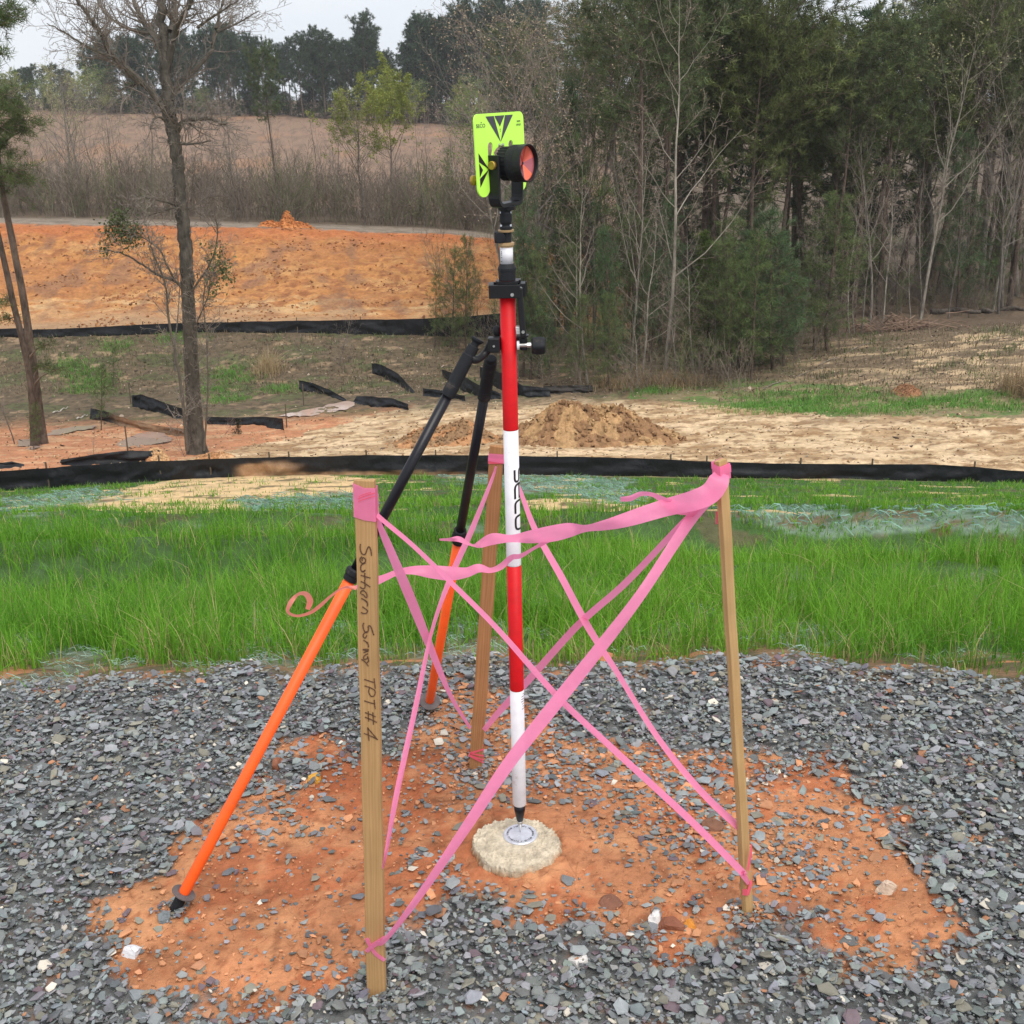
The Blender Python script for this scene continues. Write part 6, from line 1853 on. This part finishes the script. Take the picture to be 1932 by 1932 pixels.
edge_pine('left-hand trunk of the twin pines leaning left', [(66, 842), (63, 800), (60, 750), (55, 704), (42, 640), (26, 576), (14, 520), (0, 458), (-18, 380), (-30, 300), (-45, 200)], [9, 7, 6.5, 6, 6, 5.5, 5.5, 5, 4.5, 4, 2],
          [(12, 560, .35, 6), (-30, 260, 1, 20), (-50, 220, 1, 20), (-20, 320, .8, 16), (90, 650, .35, 6), (75, 690, .4, 7), (20, 600, .3, 5), (100, 700, .3, 5)], 62)
edge_pine('pine branch reaching in at the top left corner', [(-330, 900), (-300, 600), (-260, 300), (-200, 60), (-150, -40)], [14, 12, 10, 8, 5],
          [(-60, 40, .8, 14), (8, 28, .45, 12), (0, 48, .4, 10), (20, 12, .35, 8), (-20, 20, .6, 14), (3, 100, .25, 5), (60, -8, .4, 8), (-8, 70, .3, 5)], 63)
# small saplings and bushes round the puddles
for i, (k_, j_, u, v, vt, lab) in enumerate([
        ('youngpine', 2, 190, 812, 690, 'small light green pine sapling behind the sagging fence sheet'), ('youngpine', 2, 62, 848, 760, 'tiny light green pine at the foot of the twin pines'),
        ('youngpine', 2, 212, 730, 655, 'pine sapling on the scrub slope left of the big tree'), ('youngpine', 0, 475, 480, 300, 'x')][:3]):
    tree_px(k_, j_, u, v, vt, lab, name='young_pine')
tree_px('thin', 2, 28, 838, 640, 'leaning thin sapling left of the twin pines', utop=-20)
tree_px('shrub', 0, 350, 862, 790, 'bare twiggy shrub between the near fence and the big tree', utop=320)
tree_px('shrub', 1, 420, 820, 770, 'low leafless bush just right of the big tree', utop=440)
tree_px('cedar', 0, 447, 818, 790, 'small dark evergreen bush right of the big tree')
tree_px('thin', 0, 330, 700, 430, 'slim bare sapling rising left of the big trunk', utop=322)
tree_px('thin', 1, 178, 870, 800, 'short leafless stem standing beside the sheet of fence')
tree_px('shrub', 0, 560, 690, 640, 'grey brush clump on the scrub slope'); tree_px('shrub', 1, 650, 700, 640, 'low brush at the right of the scrub slope')
tree_px('thin', 2, 640, 690, 560, 'thin dead stem above the creek scraps', utop=655)

# the wood line of brush and thin trees across the plateau
for i, (k_, j_, u, vt, wd_, lab) in enumerate([
        ('pine', 1, 528, 98, .8, 'lone pine with one-sided crown on the plateau'), ('spring', 0, 683, 190, 1.25, 'yellow-green leafing tree left of a matching one'), ('spring', 0, 742, 158, 1.0, 'taller yellow-green leafing tree beside a matching one'),
        ('budding', 1, 135, 130, 1.2, 'pale budding tree with several trunks on the far left'), ('budding', 1, 160, 150, 1, 'second pale budding tree on the far left'),
        ('bare', 1, 98, 215, .6, 'pale leaning bare trunk on the far left'), ('bare', 0, 190, 200, .7, 'grey bare tree left of the big tree'), ('bare', 2, 222, 190, .6, 'dark bare tree just left of the big tree'),
        ('thin', 0, 640, 250, .9, 'bare sapling left of the leafing trees'), ('thin', 1, 790, 270, 1, 'bare forked sapling right of the leafing trees'), ('thin', 2, 812, 260, 1, 'thin bare tree close to the target plate side'),
        ('bare', 0, 870, 240, .7, 'bare tree just left of the target plate'), ('youngpine', 0, 845, 280, .6, 'narrow evergreen left of the target plate'), ('spring', 1, 880, 210, .9, 'small bright green leafing tree behind the plate'),
        ('thin', 0, 720, 260, .9, 'x1'), ('thin', 1, 560, 290, .9, 'x2'), ('thin', 2, 40, 240, 1, 'x3')]):
    q = P(u, 400, 69 + (i % 4) * 1.3); Yb = q[1]
    zb_ = float(gz(q[0], Yb)); top = P(u, vt, Yb)
    lab = lab if not lab.startswith('x') else {'x1': 'bare sapling between the two leafing trees', 'x2': 'bare sapling right of the lone pine', 'x3': 'bare sapling at the far left of the brush line'}[lab]
    tree(k_, j_, (q[0], Yb, zb_ - .1), top[2] - zb_, lab, wide=wd_)
rg = np.random.RandomState(9)
for i in range(70):
    u = rg.uniform(-60, 960); q = P(u, 400, rg.uniform(63.5, 76)); kind = ['thin', 'thin', 'shrub', 'bare'][rg.randint(4)]
    H = rg.uniform(3, 6.5) if kind != 'shrub' else rg.uniform(2.2, 3.6)
    tree(kind, rg.randint(3), (q[0], q[1], float(gz(q[0], q[1])) - .1), H, 'one of the thin bare trees in the brush line behind the orange cut', 'thin bare trees in the brush line', wide=rg.uniform(.7, 1.1) if kind != 'bare' else .6)

def brush(name, label, pts, seed, sc=(.5, 1.1)):
    """undergrowth that nobody could count: merged bare shrubs"""
    rg = np.random.RandomState(seed); A = Acc()
    br = {1: [], 2: []}
    cfgs = dict(n=[6, 5, 4], wig=[.10, .15, .2], trop=[.08, .05, .02], tap=[.8, .8, .6], rmin=.006, ch=[6, 4], t0=[.1, .15], ang=[.55, .7], len=[.6, .5], rr=[.55, .6])
    out, tips = {}, []
    protos = []
    for k_ in range(10):
        out, tips = {}, []
        for s_ in range(5): grow(rg, (rg.normal(0, .25), rg.normal(0, .25), 0), np.array([rg.normal(0, .3), rg.normal(0, .3), 1]), rg.uniform(1.2, 2.6), .012, 0, cfgs, out, tips)
        B = Acc()
        for lv in out: tubes(B, out[lv], 3, (1, 1, 1), rr=rg)
        protos.append((np.concatenate(B.v), B.f))
    for (x, y, s_) in pts:
        V, F = protos[rg.randint(10)]; a_ = rg.uniform(0, 6.28); c_, n_ = math.cos(a_), math.sin(a_)
        W = V * s_
        W = np.stack([W[:, 0] * c_ - W[:, 1] * n_ + x, W[:, 0] * n_ + W[:, 1] * c_ + y, W[:, 2] + float(gz(x, y)) - .05], -1)
        col = np.array([.17, .14, .112]) * rg.uniform(.7, 1.25) if rg.rand() > .25 else np.array([.15, .16, .08]) * rg.uniform(.7, 1.2)
        b0 = A.n; A.v.append(W.astype(np.float32)); A.c.append(np.tile(col.astype(np.float32), (len(W), 1))); A.n += len(W)
        for f in F: A.f.append(f + b0)
    o = part(name, A, M['twig']); tag(o, label, kind='stuff')
rg = np.random.RandomState(12)
bp_ = []
for i in range(420):
    u = rg.uniform(-150, 1000); y = rg.uniform(62.5, 75); q = P(u, 400, y); bp_.append((q[0], y, rg.uniform(.7, 1.5)))
brush('undergrowth', 'grey-brown brush along the far side of the plateau', bp_, 3)

# dark pines on the skyline beyond the brown field
rg = np.random.RandomState(14)
for i in range(90):
    u = -60 + 1100 * (i + rg.uniform(0, 1)) / 90; q = P(u, 215, rg.uniform(219, 246)); zb_ = float(gz(q[0], q[1]))
    tree(['cedar', 'youngpine', 'cedar'][rg.randint(3)], rg.randint(3), (q[0], q[1], zb_ - .3), rg.uniform(3.5, 7) * (.7 if u < 170 else 1), 'low dark evergreen filling under the skyline pines', 'evergreens under the skyline pines', wide=rg.uniform(1.6, 2.4))
prof = [(-60, 150), (20, 150), (60, 120), (100, 125), (150, 110), (185, 70), (240, 65), (300, 55), (370, 62), (430, 48), (470, 62), (520, 78), (560, 84), (590, 60), (610, 70), (630, 64), (660, 90), (700, 34), (725, 100), (760, 110), (785, 40), (815, 34), (850, 45), (880, 10), (910, 30), (945, 0), (1000, 0)]
fp = []
for row, (y, n_) in enumerate(((226, 44), (236, 40), (248, 34))):
    for i in range(n_):
        u = -60 + 1080 * (i + rg.uniform(0, 1)) / n_
        if u < 170 and rg.rand() < .55: continue
        q = P(u, 210, y + rg.uniform(-3, 3)); vt = np.interp(u, [a_ for a_, b_ in prof], [b_ for a_, b_ in prof]) + rg.uniform(-6, 14) + row * 6
        zb_ = float(gz(q[0], q[1])); H = P(u, vt, q[1])[2] - zb_
        tree('farpine', rg.randint(3), (q[0], q[1], zb_ - .3), H, 'dark pine in the skyline row beyond the brown field', 'dark pines beyond the brown field', wide=1.25 if H < 11 else 1.0)
for i, (u, vt) in enumerate(((696, 30), (880, 6), (800, 32), (300, 52), (440, 46), (845, 40), (925, 8), (785, 60), (615, 60))):
    q = P(u, 215, 222 + (i % 3)); zb_ = float(gz(q[0], q[1])); H = P(u, vt, q[1])[2] - zb_
    tree('farpine', 2 if u in (800, 845, 785) else 0, (q[0], q[1], zb_ - .3), H, 'dark pine in the skyline row beyond the brown field', 'dark pines beyond the brown field', wide=1.05)
for i in range(34):
    u = rg.choice([rg.uniform(-40, 190), rg.uniform(150, 560), rg.uniform(700, 800), rg.uniform(860, 960)]); q = P(u, 215, rg.uniform(214, 222))
    vt = rg.uniform(130, 165) if u < 200 else rg.uniform(140, 200)
    zb_ = float(gz(q[0], q[1])); H = P(u, vt, q[1])[2] - zb_
    tree(['budding', 'spring', 'bare'][rg.randint(3)], rg.randint(3), (q[0], q[1], zb_ - .3), H, 'pale half-bare tree at the far edge of the brown field', 'pale trees at the field edge', wide=1.4)

# the wood on the right
EDGE = [(800, 655), (850, 672), (900, 700), (960, 722), (1050, 738), (1200, 742), (1400, 742), (1470, 722), (1550, 685), (1640, 640), (1720, 610), (1830, 600), (1932, 595), (2100, 590)]
def edgept(u): return G(u, np.interp(u, [a_ for a_, b_ in EDGE], [b_ for a_, b_ in EDGE]))
named = [
    ('thin', 1, 1253, 702, -40, 1262, 1.0, 'slender pale bare tree rising in front of the wood'), ('pine', 1, 1243, 640, -60, 1275, .8, 'dark straight trunk just left of the slender pale tree'),
    ('budding', 0, 1044, 640, 60, 1036, 1.3, 'pinkish budding tree right behind the prism'), ('budding', 0, 1067, 632, 75, 1090, 1.2, 'second pinkish budding tree behind the prism'), ('budding', 0, 1150, 650, 50, 1160, 1.2, 'pinkish budding tree left of the slender pale tree'),
    ('pine', 2, 1400, 600, -120, 1420, 1.25, 'tallest spreading pine in the middle of the wood'), ('pine', 0, 1325, 590, -60, 1345, 1.0, 'pine with bare lower trunk left of the tallest pine'),
    ('pine', 1, 1342, 610, 60, 1395, .9, 'pine trunk leaning right in front of the tallest pine'),
    ('pine', 2, 1595, 600, 115, 1600, .9, 'round-headed pine right of the tallest pine'), ('cedar', 0, 1590, 560, 345, 1590, 1.6, 'nearly black evergreen below the round-headed pine'),
    ('cedar', 1, 1335, 690, 440, 1335, 1.3, 'yellow-green cedar at the front of the wood'), ('youngpine', 0, 1290, 700, 530, 1290, 1.0, 'dark young pine beside the yellow-green cedar'),
    ('youngpine', 1, 1420, 700, 440, 1425, 1.0, 'tall bluish young pine right of the yellow-green cedar'), ('youngpine', 1, 1480, 690, 440, 1480, 1.0, 'bluish young pine second right of the cedar'), ('youngpine', 0, 1535, 660, 470, 1535, 1.1, 'young pine at the right end of the green clump'),
    ('youngpine', 0, 1375, 720, 500, 1375, 1.0, 'young pine directly in front of the tallest pine'),
    ('youngpine', 0, 1150, 735, 560, 1150, 1.0, 'dark young pine left of the slender pale tree'), ('youngpine', 0, 1000, 716, 480, 1000, .9, 'young pine right of the release lever'), ('youngpine', 2, 985, 660, 395, 985, .7, 'young pine close behind the prism pole'),
    ('youngpine', 0, 1090, 730, 560, 1090, 1.1, 'young pine in front of the budding trees'), ('youngpine', 0, 850, 655, 470, 850, .9, 'young pine left of the pole top'), ('youngpine', 2, 820, 655, 520, 820, .8, 'pale young pine left of the black clamp'),
    ('youngpine', 0, 880, 670, 450, 880, .8, 'young pine directly left of the white inner tube'),
    ('bare', 1, 1737, 602, 60, 1880, .75, 'big bare tree leaning far to the right'), ('bare', 1, 1872, 585, -30, 1932, .7, 'pale straight tree at the right edge of the wood'), ('bare', 0, 1829, 560, 120, 1850, .6, 'dark trunk between the leaning tree and the right edge'),
    ('thin', 1, 1719, 602, 400, 1722, 1, 'short pale sapling at the foot of the leaning tree'), ('thin', 2, 1700, 590, 330, 1690, 1, 'bare twiggy sapling left of the leaning tree'),
    ('budding', 1, 1760, 570, 10, 1790, 1.2, 'cream budding tree top right of the wood'), ('budding', 0, 1850, 560, -40, 1870, 1.2, 'pinkish budding tree near the right edge'), ('budding', 1, 1920, 560, -30, 1930, 1.2, 'cream budding tree at the right edge'),
    ('bare', 0, 1640, 620, 250, 1640, .8, 'grey bare tree right of the round-headed pine'), ('bare', 1, 1190, 700, 200, 1185, .6, 'pale bare tree among the young pines'), ('thin', 1, 1110, 725, 300, 1105, 1, 'pale bare sapling in front of the budding trees'),
    ('youngpine', 2, 1185, 600, 200, 1190, .9, 'light green young pine high behind the prism'), ('youngpine', 2, 1110, 640, 350, 1110, .9, 'light green young pine right of the prism')]
for k_, j_, u, v, vt, ut, wd_, lab in named: tree_px(k_, j_, u, v, vt, lab, utop=ut, wide=wd_)
rg = np.random.RandomState(15)
def fill(n_, u0, u1, d0, d1, kinds, H0, H1, label, group, wide=(.9, 1.3)):
    for i in range(n_):
        u = u0 + (u1 - u0) * (i + rg.uniform(0, 1)) / n_
        e = edgept(u); y = e[1] + rg.uniform(d0, d1)
        x = e[0] / e[1] * y
        k_ = kinds[rg.randint(len(kinds))]
        H = rg.uniform(H0, H1); zg_ = float(gz(x, y))
        vt_ = np.interp(u, [900, 1000, 1060, 1150, 1300, 1440, 1480, 1600, 1640, 1720, 1760, 1900], [0, 35, 45, -20, -90, -10, 85, 80, 25, -60, -30, -120]) + rg.uniform(-25, 50)
        H = min(H, P(u, vt_, y)[2] - zg_)
        tree(k_, rg.randint(3), (x, y, zg_ - .1), max(H, 3), label, group, lean=(rg.normal(0, .05), 0), wide=rg.uniform(*wide))
fill(16, 1180, 1640, .2, 4, ['youngpine', 'thin', 'youngpine', 'thin'], 2.6, 6, 'young pine or sapling in the thick front edge of the wood', 'young growth at the front of the wood', (1, 1.4))
fill(15, 960, 1250, .5, 7, ['thin', 'youngpine', 'youngpine', 'thin'], 4, 8.5, 'slim tree in the thin left end of the wood', 'slim trees at the left end of the wood', (.6, .9))
fill(16, 1600, 2060, .3, 7, ['thin', 'youngpine', 'thin', 'bare'], 4, 9, 'slim bare tree in the right end of the wood', 'slim bare trees at the right end of the wood', (.7, 1.0))
fill(27, 1180, 2150, 4, 16, ['pine', 'pine', 'pine'], 11, 17, 'tall tree deep in the wood', 'tall trees inside the wood', (.9, 1.3))
fill(10, 940, 1180, 5, 16, ['bare', 'youngpine', 'thin'], 7, 10, 'leafless tree in the thin left end behind the prism', 'leafless trees behind the prism', (.8, 1.1))
fill(22, 1150, 2200, 16, 34, ['pine', 'pine', 'farpine'], 14, 19, 'pine far back in the wood', 'pines at the back of the wood', (1.1, 1.5))
fill(32, 1050, 2150, 5, 22, ['youngpine', 'thin', 'youngpine', 'thin'], 4, 7, 'understorey tree inside the wood', 'understorey trees inside the wood', (1.1, 1.5))
fill(8, 960, 1150, 60, 110, ['pine', 'farpine'], 14, 19, 'pine standing far behind the prism', 'pines far behind the prism', (1.1, 1.5))
bp_ = []
for i in range(260):
    u = rg.uniform(800, 2100); e = edgept(u); y = e[1] + rg.uniform(-.3, 14); x = e[0] / e[1] * y; bp_.append((x, y, rg.uniform(.35, .95)))
brush('undergrowth', 'tangled twigs and saplings under the trees of the wood', bp_, 4)

# logs, sticks and a brush pile at the edge of the wood
def log(label, a_, b_, r_, name='fallen_log', col=(.12, .10, .085)):
    p, q = G(*a_), G(*b_); L_ = np.linalg.norm(q - p); n = 8
    pts = np.array([p + (q - p) * t for t in np.linspace(0, 1, n)]); pts[:, 2] = gz(pts[:, 0], pts[:, 1]) + r_ * .7 + .03 * np.sin(np.arange(n) * 1.7)
    A = Acc(); tube(A, pts, np.linspace(r_, r_ * .6, n), 8, col=col); o = part(name, A, M['bark'], smooth=True); tag(o, label, 'log')
log('dark rotting log along the edge of the wood on the right', (1755, 592), (1850, 592), .13); log('second dark log reaching the right edge', (1850, 590), (1940, 588), .12)
log('long pale branch lying along the wood edge', (1440, 735), (1560, 690), .022, 'fallen_branch', (.20, .17, .135)); log('pale branch on the slope left of the brush pile', (1545, 690), (1660, 640), .022, 'fallen_branch', (.22, .185, .15))
log('short white stick on the scrub slope by the twin pines', (145, 794 - 3), (166, 783), .03, 'fallen_branch', (.55, .5, .45)); log('pale forked stick right of the twin pines', (100, 780), (128, 768), .03, 'fallen_branch', (.45, .4, .35))
bp_ = []
p = G(1690, 622)
A = Acc(); rg = np.random.RandomState(77); br = []
for i in range(170):
    c = p + np.array([rg.normal(0, .9), rg.normal(0, .5), abs(rg.normal(0, .22))]); d = rg.normal(0, 1, 3) * np.array([1, .7, .35]); d /= np.linalg.norm(d); l_ = rg.uniform(.4, 1.6)
    c[2] = float(gz(c[0], c[1])) + abs(rg.normal(0, .2)); br.append(([c - d * l_ / 2, c + rg.normal(0, .04, 3), c + d * l_ / 2], [.02, .017, .008]))
tubes(A, br, 4, (.22, .15, .11), rr=rg); o = part('brush_pile', A, M['twig']); tag(o, 'heap of dead branches at the foot of the wood', 'brush pile')

# ------------------------------------------------------------------ the damp air between here and the skyline
hb = Acc(); box(hb, (0, 200, 5.0), (700, 460, 60)); 
hm = bpy.data.materials.new('haze'); hm.use_nodes = True
hn = hm.node_tree; hn.nodes.remove(hn.nodes['Principled BSDF'])
pv = hn.nodes.new('ShaderNodeVolumePrincipled'); pv.inputs['Density'].default_value = .00032; pv.inputs['Color'].default_value = (.92, .95, 1, 1)
hn.links.new(pv.outputs[0], hn.nodes['Material Output'].inputs['Volume'])
ho = part('haze', hb, hm); tag(ho, 'thin pale haze in the air', kind='stuff')
